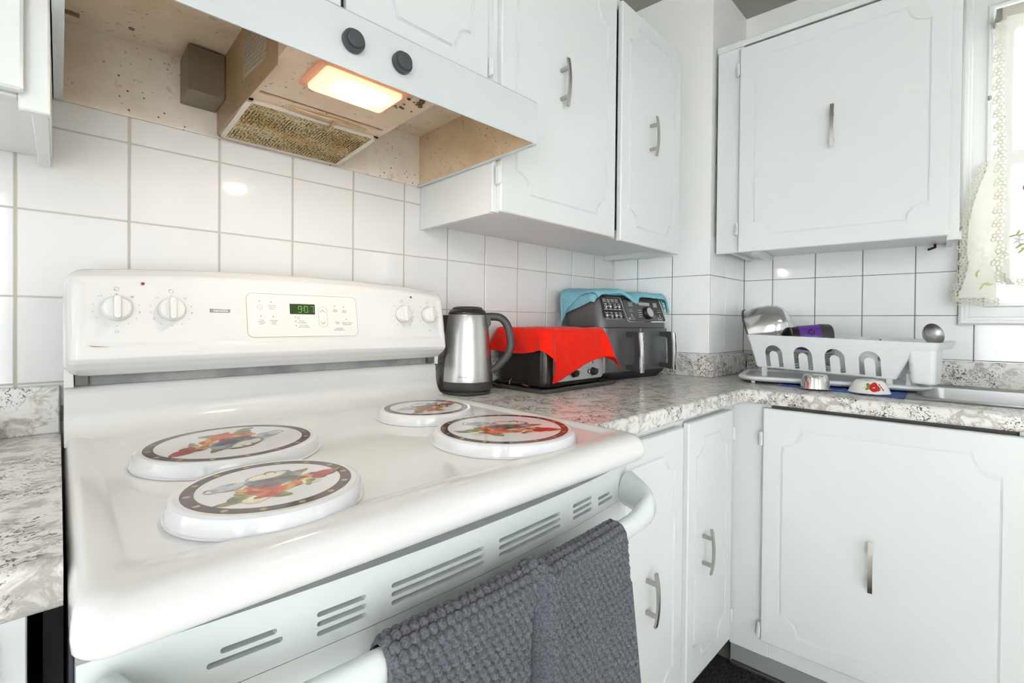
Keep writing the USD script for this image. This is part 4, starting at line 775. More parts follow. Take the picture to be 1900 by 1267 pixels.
def drape(Q, x0, x1, y0, y1, rc, top, th, flare=0.30, face=0.004, seed=1, sag=0.0, rr=0.012):
    """Flat cloth points Q (nu, nv, 2) laid over a box with rounded corners: what lies outside hangs down, corners flare out."""
    core = sbox(x0 + rc, y0 + rc, x1 - rc, y1 - rc); out = np.zeros(Q.shape[:2] + (3,))
    qx, qy = Q[..., 0], Q[..., 1]
    px = np.clip(qx, x0 + rc, x1 - rc); py = np.clip(qy, y0 + rc, y1 - rc)
    dx, dy = qx - px, qy - py; dist = np.hypot(dx, dy); ux, uy = dx / np.maximum(dist, 1e-9), dy / np.maximum(dist, 1e-9)
    h = np.maximum(dist - rc, 0)
    edge = np.minimum(dist, rc)
    diag = np.clip(2 * np.abs(ux * uy) * 1.15, 0, 1)
    arc = rr * math.pi / 2; a = np.clip(h / arc, 0, 1) * math.pi / 2
    outw = rr * np.sin(a); drop = rr * (1 - np.cos(a)) + np.maximum(h - arc, 0)
    f = face + flare * diag ** 1.5 * np.maximum(h - arc, 0); tilt = np.sqrt(np.maximum(1 - (flare * diag ** 1.5) ** 2, 0.05))
    out[..., 0] = px + ux * (edge - rr * 0.5 + outw * 1.0 + f * (h > 0) * np.clip(h / arc, 0, 1)); out[..., 1] = py + uy * (edge - rr * 0.5 + outw + f * np.clip(h / arc, 0, 1))
    out[..., 2] = top + th - rr * (1 - np.cos(a)) - np.maximum(h - arc, 0) * tilt
    nz = meshkit.fbm(np.stack([qx * 18, qy * 18, qx * 0 + seed], -1), 3, seed) - 0.5
    out[..., 2] += nz * 0.006 * np.exp(-h / 0.03) + sag
    hang = np.clip(h / 0.05, 0, 1)
    wob = (meshkit.noise(np.stack([qx * 26 + 3 * seed, qy * 26, h * 6], -1), seed) - 0.45) * 0.014 * hang
    out[..., 0] += ux * wob; out[..., 1] += uy * wob
    return out
def quad(BL, BR, FL, FR, nu, nv, lbow=(0, 0), fbow=(0, 0), rbow=(0, 0)):
    s, t = np.meshgrid(np.linspace(0, 1, nu), np.linspace(0, 1, nv), indexing='ij'); s, t = s[..., None], t[..., None]
    BL, BR, FL, FR = map(np.array, (BL, BR, FL, FR))
    P = (1 - s) * (1 - t) * BL + s * (1 - t) * BR + (1 - s) * t * FL + s * t * FR
    P += (1 - s) * 4 * t * (1 - t) * np.array(lbow) + s * 4 * t * (1 - t) * np.array(rbow) + t * 4 * s * (1 - s) * np.array(fbow)
    return P
rc_ = Thing('dish_cloth', 'bright red cloth draped over the toaster', 'cloth', loc=(1.25, -0.15, TT))
Q = quad((1.015, -0.015), (1.46, 0.005), (1.120, -0.425), (1.500, -0.345), 130, 130, lbow=(-0.052, -0.02), fbow=(0.0, 0.022))
P = drape(Q, TX0, TX1, TY0, TY1, 0.028, TT + 0.001, 0.004, flare=0.42, face=0.006, seed=4)
P[..., 1] = np.minimum(P[..., 1], -0.008)
rc_.part('cloth', sheet(P, 0.0022), REDC, smooth=True)

# ------------------------------------------------------------------ air fryer (own frame: X along its front, Y into it)
FF = Frame((1.398, -0.236, ZC), -5.4)
af = Thing('air_fryer', 'grey air fryer with two baskets standing in the corner under a turquoise towel', 'air fryer', frame=FF, loc=(0.2, 0.1, 0))
AW, AD, AH = 0.404, 0.205, 0.306
def aring(z, d=0.0, yf=0.0, r=0.045): return at_z(rrect(d, AW - d, yf + d * 0.5, AD - d, (r, r + 0.01, r + 0.01, r), 8), z)
af.part('base', loft([aring(0.0, 0.030), aring(0.004, 0.026), aring(0.018, 0.006), aring(0.026, 0.002), aring(0.030, 0.002)]), BLACKP, smooth=40)
af.part('body', loft([aring(0.030, 0.004), aring(0.188, 0.004), aring(0.190, 0.0), aring(0.215, 0.0, 0.001), aring(0.285, 0.002, 0.016), aring(0.297, 0.005, 0.019), aring(0.304, 0.012, 0.024), aring(AH, 0.024, 0.034)]), FRYER, smooth=35)
def afy(z): return float(np.interp(z, [0, 0.19, 0.215, 0.285, 0.3], [0, 0, 0.001, 0.017, 0.022]))
def on_af(m):
    v = np.array(m.vertices); v[:, 1] += np.array([afy(z) for z in v[:, 2]]) + 0.0002; return trimesh.Trimesh(v, m.faces, process=False)
af.part('seam', loft([aring(0.1865, -0.0006, -0.0006), aring(0.1895, -0.0006, -0.0006)]), BLACKP)
for k, (a, b, hx_, rad) in enumerate(((0.004, 0.2085, 0.139, (0.012, 0.004)), (0.2105, 0.400, 0.343, (0.004, 0.012)))):
    plan = rrect(a, b, -0.0035, 0.05, (0.006 if k == 0 else 0.028, 0.004, 0.004, 0.028 if k == 0 else 0.006), 7)
    bk = af.part('basket', loft([at_z(plan, 0.032), at_z(plan, 0.1855)]), FRYER2, smooth=35, label='left basket drawer' if k == 0 else 'right basket drawer')
    zt_, zb_ = 0.174, 0.036; yo = -0.058
    arm = Polygon([(-0.002, zt_), (yo + 0.010, zt_), (yo, zt_ - 0.006), (yo - 0.004, zb_ + 0.002), (yo + 0.004, zb_ - 0.004), (-0.002, zb_ + 0.004), (-0.002, zb_ + 0.018), (yo + 0.016, zb_ + 0.016), (yo + 0.020, zt_ - 0.026), (yo + 0.028, zt_ - 0.020), (-0.002, zt_ - 0.018)])
    hd_ = af.part('basket_handle', ex_x(arm, hx_ - 0.012, hx_ + 0.012), DARKP, parent=bk, smooth=35)
    rings = []
    for q in np.linspace(0, 1, 14):
        z = zt_ - 0.002 - q * (zt_ - zb_ + 0.004); y = yo - 0.002 - 0.004 * q - 0.003 * math.sin(q * math.pi)
        rings.append([(hx_ - 0.0125, y + 0.004, z), (hx_ - 0.0125, y - 0.001, z), (hx_ - 0.006, y - 0.005, z), (hx_ + 0.006, y - 0.005, z), (hx_ + 0.0125, y - 0.001, z), (hx_ + 0.0125, y + 0.004, z)])
    af.part('handle_trim', loft(rings), CHROME, parent=bk, smooth=45, label='chrome strip down the handle')
# control panel, chart and trims
cp = Polygon([(0.118, 0.297), (0.140, 0.216), (0.147, 0.211), (0.372, 0.211), (0.379, 0.217), (0.358, 0.297)])
af.part('control_panel', on_af(ex_y(cp.segmentize(0.02), -0.0006, 0.004)), BLACKP, smooth=False, label='glossy black control panel')
af.part('panel_trim', on_af(ex_y(LineString([(0.118, 0.297), (0.140, 0.216), (0.147, 0.2105), (0.372, 0.2105), (0.379, 0.217), (0.358, 0.297)]).buffer(0.0016).segmentize(0.02), -0.0012, 0.002)), CHROME, smooth=False)
dk = on_af(move(lathe([(0.0245, 0), (0.0245, 0.006), (0.021, 0.016), (0.019, 0.0175), (0.0185, 0.0165), (0, 0.0165)], 36), rotx(82), (0.263, 0, 0.244)))
dl = af.part('dial', dk, BLACKP, smooth=35)
af.part('dial_cap', on_af(move(lathe([(0.0180, 0.0160), (0.0175, 0.0180), (0, 0.0184)], 32), rotx(82), (0.263, 0, 0.244))), SILVER, parent=dl, smooth=35)
af.part('badge', on_af(ex_y(rect2(0.222, 0.288, 0.2725, 0.2825, 0.005, 5), -0.0014, 0.001)), SILVER, smooth=False, label='silver name badge')
af.part('badge_lettering', on_af(ex_y(unary_union([sbox(0.228 + k * 0.0062, 0.2758, 0.2322 + k * 0.0062, 0.2792) for k in range(9)]), -0.0018, 0.0)), PRINTG, smooth=False)
for a, b in ((0.158, 0.184), (0.312, 0.336)): af.part('screen', on_af(ex_y(sbox(a, 0.2665, b, 0.2835), -0.0010, 0.001)), PRINTG, smooth=False)
ic = []
def ring2(x, z, r, t=0.0007): return Point(x, z).buffer(r, 5).difference(Point(x, z).buffer(r - t, 5))
for sx in (0.170, 0.345):
    ic += [sbox(sx - 0.012, 0.2475, sx + 0.012, 0.2483), rect2(sx - 0.013, sx + 0.013, 0.2175, 0.2265, 0.003).difference(rect2(sx - 0.0124, sx + 0.0124, 0.2181, 0.2259, 0.0026)), Point(sx + .002, 0.222).buffer(0.0015, 3)]
    ic += [LineString([(sx - 0.002, 0.2385), (sx + .001, 0.2345), (sx - .001, 0.2335), (sx + 0.003, 0.2305)]).buffer(0.0007, 2)] + [Point(sx + d, 0.2545).buffer(0.0009, 2) for d in (-0.006, -0.001, 0.004)]
ic.append(ring2(0.152, 0.2215, 0.0036)); ic.append(Point(0.257, 0.2695).buffer(0.0011, 3))
for z in (0.2525, 0.2445, 0.236, 0.228): ic += [sbox(0.212, z, 0.232, z + 0.0018), sbox(0.296, z, 0.309, z + 0.0018)]
def panel_clip(g): return unary_union(g)
af.part('panel_print', on_af(ex_y(panel_clip(ic), -0.0011, 0.0)), PRINTW, smooth=False)
chart = Polygon([(0.012, 0.294), (0.016, 0.222), (0.128, 0.216), (0.112, 0.294)])
af.part('cooking_chart', on_af(ex_y(chart.segmentize(0.015), -0.0009, 0.002)), BLACKP, smooth=False, label='black cooking chart')
cg = [sbox(0.018, 0.2525, 0.118, 0.2534), sbox(0.020, 0.2185, 0.126, 0.2192)]
for r_i, z in enumerate((0.264, 0.2325)):
    for c_i, x in enumerate((0.030, 0.055, 0.080, 0.104)):
        g = ring2(x, z, 0.0058, 0.0011); cg.append(g)
        if (c_i + r_i) % 2: cg.append(blob(x + 0.001, z - 0.001, 0.0045, 0.0025, 20 * c_i, c_i + r_i))
        else: cg.append(Point(x + 0.0035, z - 0.003).buffer(0.003, 4))
        cg += [sbox(x - 0.008, z + 0.0085, x + 0.007, z + 0.0098), sbox(x - 0.006, z - 0.0105, x + 0.006, z - 0.0092)]
    cg += [affinity.rotate(sbox(x - 0.0015, z - 0.0015, x + 0.0015, z + 0.0015), 45) for x in (0.0425, 0.092)]
cg += [sbox(0.018 + 0.022 * k, z, 0.034 + 0.022 * k, z + 0.0013) for k in range(4) for z in (0.2785, 0.283, 0.2875)]
af.part('chart_print', on_af(ex_y(unary_union(cg), -0.0014, -0.0006)), PRINTW, smooth=False, label='white food pictograms')
af.part('side_print', on_af(ex_y(unary_union([sbox(0.3845, z, 0.392, z + (0.002 if k % 3 else 0.0045)) for k, z in enumerate(np.arange(0.216, 0.288, 0.0062))]), -0.0006, 0.002)), PRINTW, smooth=False)

bt_ = Thing('towel', 'turquoise terry towel folded over the top of the air fryer', 'towel', frame=FF, loc=(0.2, 0.1, AH))
nu, nv = 190, 110
Q = quad((-0.135, AD - 0.005), (AW + 0.035, AD - 0.02), (-0.012, 0.006), (AW + 0.070, -0.004), nu, nv, lbow=(0.040, 0))
P = drape(Q, 0, AW, 0.026, AD, 0.03, AH + 0.002, 0.012, flare=0.3, face=0.006, seed=11, rr=0.014)
s = np.linspace(0, 1, nu)[:, None]; t = np.linspace(0, 1, nv)[None, :]
fold = np.exp(-((s - 0.385) / 0.055) ** 2); front = np.clip((t - 0.55) / 0.45, 0, 1)
P[..., 2] += 0.010 * np.exp(-((s - 0.30) / 0.10) ** 2) * (1 - front) - 0.028 * fold * front ** 1.6 + 0.006 * np.exp(-((s - 0.25) / 0.06) ** 2) * front
P[..., 1] += -0.022 * fold * front ** 1.3
P[..., 2] += 0.0016 * np.sin(s * 190) * np.exp(-((s - 0.42) / 0.10) ** 2)
bt_.part('cloth', sheet(P, 0.007), BLUEC, smooth=True)
P2 = drape(quad((-0.085, AD - 0.01), (AW - 0.05, AD - 0.02), (-0.030, 0.016), (AW - 0.02, 0.020), 90, 60), 0, AW, 0.026, AD, 0.03, AH + 0.0005, 0.003, flare=0.3, face=0.001, seed=5, rr=0.014)
bt_.part('under_fold', sheet(P2, 0.004), BLUEC, smooth=True)

# ------------------------------------------------------------------ dish rack corner
mt = Thing('drying_mat', 'blue cloth mat under the dish rack and two upturned bowls', 'mat', frame=FB, loc=(0.79, -0.4, ZC))
ma = [uv for uv in ((0.632, -0.440), (0.957, -0.513), (0.972, -0.312), (0.665, -0.24))]
mt.part('cloth', loft([at_z(np.array(ma), ZC + 0.0004), at_z(np.array(ma), ZC + 0.0042)]), MATBLUE)
mt.part('hem', loft([at_z(np.array([(0.632, -0.440), (0.957, -0.513), (0.9575, -0.508), (0.6335, -0.435)]), z) for z in (ZC + 0.0042, ZC + 0.0052)]), MATBLUE)
FT = FB.sub((0.506, -0.460, 0), 8.0)
dt = Thing('drip_tray', 'white drip tray with rounded ends under the dish rack', 'tray', frame=FT, loc=(0.26, 0.17, ZC))
TR0 = ZC + 0.0075
def tr_(d, z, r=0.06): return at_z(rrect(d, 0.528 - d, d, 0.345 - d, r, 8), z)
dt.part('tray', loft([tr_(0.022, TR0), tr_(0.006, TR0 + 0.003), tr_(0.0, TR0 + 0.010), tr_(0.0, TR0 + 0.0155), tr_(0.003, TR0 + 0.018), tr_(0.012, TR0 + 0.0185), tr_(0.017, TR0 + 0.016), tr_(0.019, TR0 + 0.008)]), RACKW, smooth=40)
dt.part('well', loft([tr_(0.0195, TR0 + 0.0082), tr_(0.0195, TR0 + 0.0088)]), BLUEGREY)
dt.part('foot', join(*[cbox(x - 0.006, x + 0.006, y - 0.006, y + 0.006, ZC + z, TR0 + 0.004, 0.001) for x, y, z in ((0.05, 0.03, 0.0003), (0.05, 0.30, 0.0003), (0.40, 0.06, 0.0045), (0.28, 0.10, 0.0045))]), RACKW)
FR = FB.sub((0.55, -0.325, 0), -9.7)
RB, RT_ = TR0 + 0.040, 1.052
tilt = lambda m: trimesh.Trimesh(np.array(m.vertices) + np.array([0, 0, 1.0]) * (-0.022 * (np.array(m.vertices)[:, :1] - 0.22)), m.faces, process=False)
dr = Thing('dish_rack', 'white plastic dish rack with arched slots full of drying dishes', 'dish rack', frame=FR, loc=(0.23, 0.13, TR0 + 0.009))
RD = 0.235
def draft(m, sgn=-1, y0=0.0):
    v = np.array(m.vertices); v[:, 1] += y0 + sgn * 0.030 * (v[:, 2] - RB) / (RT_ - RB); return trimesh.Trimesh(v, m.faces, process=False)
front = Polygon([(-0.010, RB), (0.394, RB), (0.438, RT_ + 0.004), (-0.024, RT_ + 0.004)])
for k in range(4):
    xc = 0.0525 + 0.0925 * k
    a = unary_union([sbox(xc - 0.028, RB + 0.003, xc + 0.028, RB + 0.052), Point(xc, RB + 0.052).buffer(0.028, 10)])
    tng = unary_union([sbox(xc - 0.0135, RB + 0.002, xc + 0.0135, RB + 0.046), Point(xc, RB + 0.046).buffer(0.0135, 8)])
    front = front.difference(a.difference(tng))
dr.part('front_wall', tilt(draft(ex_y(front.segmentize(0.02), 0.0, 0.003))), RACKW, smooth=30, label='front wall with four arched slots')
back = Polygon([(-0.010, RB), (0.394, RB), (0.438, RT_ + 0.004), (-0.024, RT_ + 0.004)])
for k in range(4):
    xc = 0.0525 + 0.0925 * k; a = unary_union([sbox(xc - 0.026, RB + 0.003, xc + 0.026, RB + 0.052), Point(xc, RB + 0.052).buffer(0.026, 8)])
    back = back.difference(a)
dr.part('back_wall', tilt(draft(ex_y(back.segmentize(0.02), RD - 0.003, RD), 1)), RACKW, smooth=30)
sw = []
for x0, x1, dx in ((-0.010, -0.007, -0.014), (0.391, 0.394, 0.044)):
    sw.append(hull([(x + dx * q, y, RB + q * (RT_ - RB)) for x in (x0, x1) for q, ys in ((0, (0.0, RD)), (1, (-0.030, RD + 0.030))) for y in ys]))
dr.part('side_wall', tilt(sw[0]), RACKW); dr.part('side_wall', tilt(sw[1]), RACKW)
dr.part('floor_grid', tilt(join(cbox(-0.008, 0.392, 0, 0.01, RB - 0.003, RB + 0.001), cbox(-0.008, 0.392, RD - 0.01, RD, RB - 0.003, RB + 0.001), *[cbox(x, x + 0.006, 0.0, RD, RB - 0.003, RB + 0.001) for x in np.arange(-0.008, 0.39, 0.0282)])), RACKW)
def rr_(d, z): return at_z(rrect(-0.033 - d, 0.487 + d, -0.030 - d, RD + 0.030 + d, 0.018, 6), z)
dr.part('rim', tilt(loft([rr_(0.0, RT_), rr_(0.002, RT_ + 0.003), rr_(0.0065, RT_ + 0.022), rr_(0.008, RT_ + 0.024), rr_(0.005, RT_ + 0.025), rr_(0.0025, RT_ + 0.022), rr_(-0.002, RT_ + 0.003), rr_(-0.002, RT_)], caps=False)), RACKW, smooth=35)
dr.part('foot', join(*[tilt(cbox(x - 0.008, x + 0.008, y - 0.006, y + 0.006, TR0 + 0.0085 + 0.022 * (x - 0.22), RB + 0.001, 0.001)) for x in (0.012, 0.375) for y in (0.012, RD - 0.012)]), RACKW)
cu = [at_z(rrect(0.428 - d, 0.484 + d * .3, -0.022 - d, 0.085 + d, 0.014, 5), z) for d, z in ((-0.003, RB - 0.006), (0.0, RB + 0.002), (0.008, RT_ + 0.006), (0.006, RT_ + 0.006), (-0.002, RB + 0.004))]
dr.part('cutlery_cup', tilt(loft(cu)), RACKW, smooth=35)
dr.part('cup_post', tilt(cbox(0.412, 0.424, 0.02, 0.034, RB - 0.034, RB + 0.02, 0.002)), RACKW)
zt2 = lambda x: -0.022 * (x - 0.22)

def bowl_prof(r0, r1, h, th=0.002, k=0.6, n=12):
    """Profile of a bowl: base radius r0, rim radius r1, height h."""
    q = np.linspace(0, 1, n); r = r0 + (r1 - r0) * q ** k; z = h * q ** 1.25
    return [(0, 0)] + list(zip(r, z)) + [(r1 + th * .6, h + th * .4), (r1 - th * .4, h + th)] + list(zip(r[::-1] - th, z[::-1] + th)) + [(0, th)]
# steel mixing bowl on its side, base to the right
A = np.array([2.003, -0.522, 1.0822]); ax = np.array([0.097, -0.9274, 0.3613])
pb = Thing('mixing_bowl', 'stainless steel mixing bowl lying on its side at the left end of the dish rack', 'bowl', loc=A)
prof = [(0.088, -0.002), (0.0905, 0.0), (0.088, 0.003), (0.0865, 0.02), (0.083, 0.055), (0.077, 0.085), (0.066, 0.112), (0.052, 0.128), (0.046, 0.131), (0.044, 0.1295), (0.0, 0.1295), (0, 0.1275), (0.050, 0.126), (0.064, 0.110), (0.075, 0.084), (0.081, 0.055), (0.0845, 0.02), (0.086, 0.0)]
prof = [(r * 1.10, z * 1.0) for r, z in prof]
pb.part('bowl', move(lathe(prof, 64), axis_to(ax), A), STEEL2, smooth=40)
pb.part('rim_band', move(lathe([(0.0985, -0.003), (0.1012, -0.001), (0.1000, 0.004), (0.0980, 0.003)], 64), axis_to(ax), A), DARKP, smooth=40, label='dark rim')
pb.part('base_ring', move(join(*[lathe([(r, 0.1268), (r, 0.1276), (r - 0.0016, 0.1276), (r - 0.0016, 0.1268)], 40) for r in (0.034, 0.019)]), axis_to(ax), A), SINKST, smooth=False)
# purple mug on its side
A = np.array([1.9650, -0.6680, 1.0721]); ax = np.array([0.4753, -0.8798, -0.0086]); Rm = axis_to(ax)
mg = Thing('mug', 'purple and black travel mug lying on its side among the dishes in the rack', 'mug', loc=A)
mg.part('cup', move(lathe([(0.038, 0.010), (0.042, 0.012), (0.049, 0.075), (0.0485, 0.078), (0, 0.078)], 40), Rm, A), PURPLE, smooth=40)
mg.part('collar', move(lathe([(0.030, -0.012), (0.036, -0.010), (0.040, 0.010), (0.0, 0.012)], 40), Rm, A), BLACKP, smooth=40)
mg.part('lid', move(lathe([(0.0495, 0.076), (0.0505, 0.082), (0.0505, 0.108), (0.047, 0.115), (0.040, 0.117), (0.038, 0.114), (0, 0.114)], 40), Rm, A), DARKP, smooth=35)
fpt = []
for a0, z0 in ((0.0, 0.047),):
    for k in range(6): fpt.append((a0 + 0.20 * math.cos(k * 1.047), z0 + 0.0095 * math.sin(k * 1.047)))
lv = []
ca = math.atan2(*(Rm.T @ np.array([-0.626, -0.641, 0.458]))[[1, 0]])
for a_, z_ in fpt:
    rr0 = 0.0462; lv.append(move(lathe([(0, -.0004), (0.0034, -.0004), (0.0034, 0.0006), (0, 0.0006)], 10), Rm @ axis_to((math.cos(ca + a_), math.sin(ca + a_), 0)), A + Rm @ np.array([rr0 * math.cos(ca + a_), rr0 * math.sin(ca + a_), z_])))
mg.part('flower_print', join(*lv), BLACKP, smooth=False, label='dark flower print')

def upturned(name, label, u, n, z, r, h, mat, fr=FB, r0=None, tiltv=None):
    t = Thing(name, label, 'bowl', frame=fr, loc=(u, -n, z))
    pr_ = [(a, h + 0.002 - b) for a, b in bowl_prof(r0 or r * 0.55, r, h)]
    m = lathe(pr_[::-1], 56)
    m = move(m, tiltv, (u, -n, z)) if tiltv is not None else move(m, t=(u, -n, z))
    t.part('bowl', m, mat, smooth=45); return t
FL_Z = ZC + 0.0043
upturned('bowl', 'small upturned stainless steel bowl on the blue mat', 0.741, 0.473, FL_Z, 0.0408, 0.042, STEEL2, r0=0.030)
fb_ = upturned('bowl', 'upturned white bowl with a red rose print on the blue mat', 0.8765, 0.460, FL_Z, 0.0515, 0.036, PORCEL, r0=0.026)
def bowl_decal(t, u, n, z, r0, r, h, polys, name, mat, a0):
    """Flat prints (angle metres, height fraction) wrapped on an upturned bowl."""
    ms = []
    for g in polys:
        m = ex_y(g.segmentize(0.002), -0.0003, 0.0); v = np.array(m.vertices); q = np.clip(1 - v[:, 2] / h, 0, 1)     # q = 1 at the rim
        rad = r0 + (r - r0) * q ** 0.6 + 0.0009 - v[:, 1]; a = a0 + v[:, 0] / r; zz = z + h + 0.002 - h * q ** 1.25 + 0.0004
        ms.append(trimesh.Trimesh(np.column_stack([u + rad * np.cos(a), -n + rad * np.sin(a), zz]), m.faces, process=False))
    t.part(name, join(*ms), mat, smooth=False)
fa_ = -1.5196
bowl_decal(fb_, 0.8765, 0.46, FL_Z, 0.026, 0.0515, 0.036, [blob(0.012, 0.017, 0.013, 0.0115, 0, 41, .3), blob(0.024, 0.013, 0.005, 0.006, 0, 42, .3)], 'rose_print', plain('rose_red', (0.50, 0.02, 0.02), 0.15), fa_)
bowl_decal(fb_, 0.8765, 0.46, FL_Z, 0.026, 0.0515, 0.036, [blob(-0.003, 0.021, 0.005, 0.006, 30, 43, .3), blob(-0.005, 0.011, 0.005, 0.004, 0, 44, .3)] + [Point(-0.016 + 0.004 * (k % 3) + .001 * k, 0.012 + 0.003 * k).buffer(0.0011, 3) for k in range(5)], 'leaf_print', plain('leaf_olive', (0.22, 0.24, 0.05), 0.2), fa_)
bowl_decal(fb_, 0.8765, 0.46, FL_Z, 0.026, 0.0515, 0.036, [blob(0.031 + .003 * k, 0.022 - 0.006 * k, 0.0016, 0.003, 20, 45 + k) for k in range(3)] + [sbox(-0.016, 0.0335, -0.006, 0.0352)], 'petal_print', plain('petal_maroon', (0.28, 0.03, 0.05), 0.2), fa_)
# bowls inside the rack, leaning
def standing(name, label, cat, X, Y, r0, r, h, axis):
    """A dish standing on its edge in the rack, its underside towards the room; returns the thing and a way to lay prints on its underside."""
    a = np.array(axis, float); a /= np.linalg.norm(a); R_ = axis_to(a); zc = RB + 0.002 + r * math.hypot(a[0], a[1]) - h * max(0, -a[2]) + 0.004
    c_ = np.array([X, Y, zc]); t = Thing(name, label, cat, frame=FR, loc=(X, Y, RB + 0.002))
    t.part('dish', move(lathe(bowl_prof(r0, r, h), 56), R_, c_), PORCEL, smooth=45)
    def decal(polys, nm, mat):
        ms = []
        for g in polys:
            m = prism(g.segmentize(0.003), 0.0003); v = np.array(m.vertices); q = np.clip((np.hypot(v[:, 0], v[:, 1]) - r0) / (r - r0), 0, 1) ** (1 / 0.6)
            ms.append(move(trimesh.Trimesh(np.column_stack([v[:, 0], v[:, 1], h * q ** 1.25 - 0.0012 + v[:, 2]]), m.faces, process=False), R_, c_))
        t.part(nm, join(*ms), mat, smooth=False, kind='stuff')
    def local(dx, dz):
        """Print coordinates for an offset seen from the room: dx to the right, dz up."""
        w_ = np.array([dx, 0, dz]); return (R_.T @ w_)[:2]
    return decal, local
standing('plate', 'plain white plate standing on edge in the dish rack right of the purple mug', 'plate', 0.268, 0.085, 0.035, 0.0615, 0.016, (-0.10, 0.94, -0.20))
dc, lo = standing('bowl', 'white bowl with blue flower print standing on edge in the dish rack near the cutlery', 'bowl', 0.330, 0.030, 0.026, 0.0620, 0.030, (-0.05, 0.95, -0.16))
dc([blob(*lo(0.020 + a, -0.016 + b), 0.0032, 0.0075, g, 61 + k) for k, (a, b, g) in enumerate(((-0.005, 0.010, 30), (0.0, 0.003, 80), (0.006, -0.006, 20), (0.003, 0.008, -20)))], 'flower_print', plain('decor_blue', (0.02, 0.12, 0.33), 0.2))
dc([blob(*lo(0.012 + 0.006 * k, 0.054 - 0.0035 * k), 0.003, 0.0018, 10, 64 + k) for k in range(4)], 'rim_print', plain('decor_dark', (0.05, 0.04, 0.04), 0.2))
# ladle in the cutlery cup
L0 = np.array([1.9285, -1.0487, 1.0931]); Lax = np.array([-0.6417, -0.7316, 0.2300])
la = Thing('ladle', 'steel ladle standing in the cutlery cup of the dish rack', 'ladle', loc=L0)
la.part('scoop', move(lathe([(0, -0.016), (0.016, -0.0135), (0.027, -0.006), (0.0325, 0.001), (0.0338, 0.001), (0.028, -0.008), (0.0165, -0.0155), (0, -0.018)][::-1], 40), axis_to(Lax), L0), SINKST, smooth=45)
lb = FR.world((0.452, 0.03, RB + 0.012))
la.part('handle', tube([L0 - np.array([0, 0, 0.030]) - Lax * 0.003, 0.6 * L0 + 0.4 * lb - np.array([0, 0, 0.01]), lb], [0.005, 0.004, 0.004], 8), STEEL2)

# ------------------------------------------------------------------ curtain
cr = Thing('curtain_rod', 'white curtain rod on a bracket at the top of the window', 'curtain rod', frame=FB, loc=(1.5, -0.075, 2.11))
cr.part('rod', cbox(1.176, 1.915, -0.078, -0.073, 2.086, 2.130, 0.002), RODM)
cr.part('bracket', join(cbox(1.164, 1.170, -0.080, -0.017, 2.095, 2.115, 0.001), cbox(1.164, 1.178, -0.084, -0.079, 2.085, 2.128, 0.001)), NICKEL, label='metal rod bracket')
cr.part('tieback_hook', tube([(1.157, -0.017, 1.868), (1.157, -0.032, 1.867), (1.156, -0.036, 1.874)], 0.004, 8), SINKST)
cn = Thing('curtain', 'cream lace edged curtain with embroidered flowers hanging at the window', 'curtain', frame=FB, loc=(1.5, -0.07, 1.2))
def cur_y(u, z): return -0.097 - 0.010 * np.sin((u - 1.16) * 24) * np.clip((2.1 - z) / 0.6, 0.15, 1) - 0.004 * np.sin((u - 1.16) * 61 + z * 3)
nu, nv = 120, 100
S_, T_ = np.meshgrid(np.linspace(0, 1, nu), np.linspace(0, 1, nv), indexing='ij')
def left_edge(z): return 1.1865 + 0.004 * np.sin(z * 9) + np.where(z < 1.40, 0.016 * np.exp(-((z - 1.345) / 0.022) ** 2), 0)
ZB = lambda u: 1.262 + 0.018 * np.sin((u - 1.21) * 30)
U = 1.19 + (1.90 - 1.19) * S_; Z = 2.087 + (ZB(U) - 2.087) * T_
U = np.where(S_ < 1, left_edge(Z) + (1.90 - left_edge(Z)) * S_, U)
cn.part('main_panel', grid1(np.stack([U, cur_y(U, Z), Z], -1)), CURT, smooth=True)
def le2(z): return np.interp(z, [1.20, 1.235, 1.28, 1.33, 1.36, 1.45, 1.52, 1.58, 1.66], [1.082, 1.092, 1.104, 1.112, 1.106, 1.110, 1.121, 1.136, 1.160])
Z2 = 1.66 + (1.212 - 1.66) * T_; U2 = le2(Z2) + (1.178 - le2(Z2)) * S_
def cur2_y(u, z): return -0.050 - 0.040 * np.clip((1.66 - z) / 0.45, 0, 1) * np.clip((1.18 - u) / 0.10, 0, 1) - 0.006 * np.sin((u - 1.08) * 55)
cn.part('side_panel', grid1(np.stack([U2, cur2_y(U2, Z2), Z2], -1)), CURT, smooth=True)
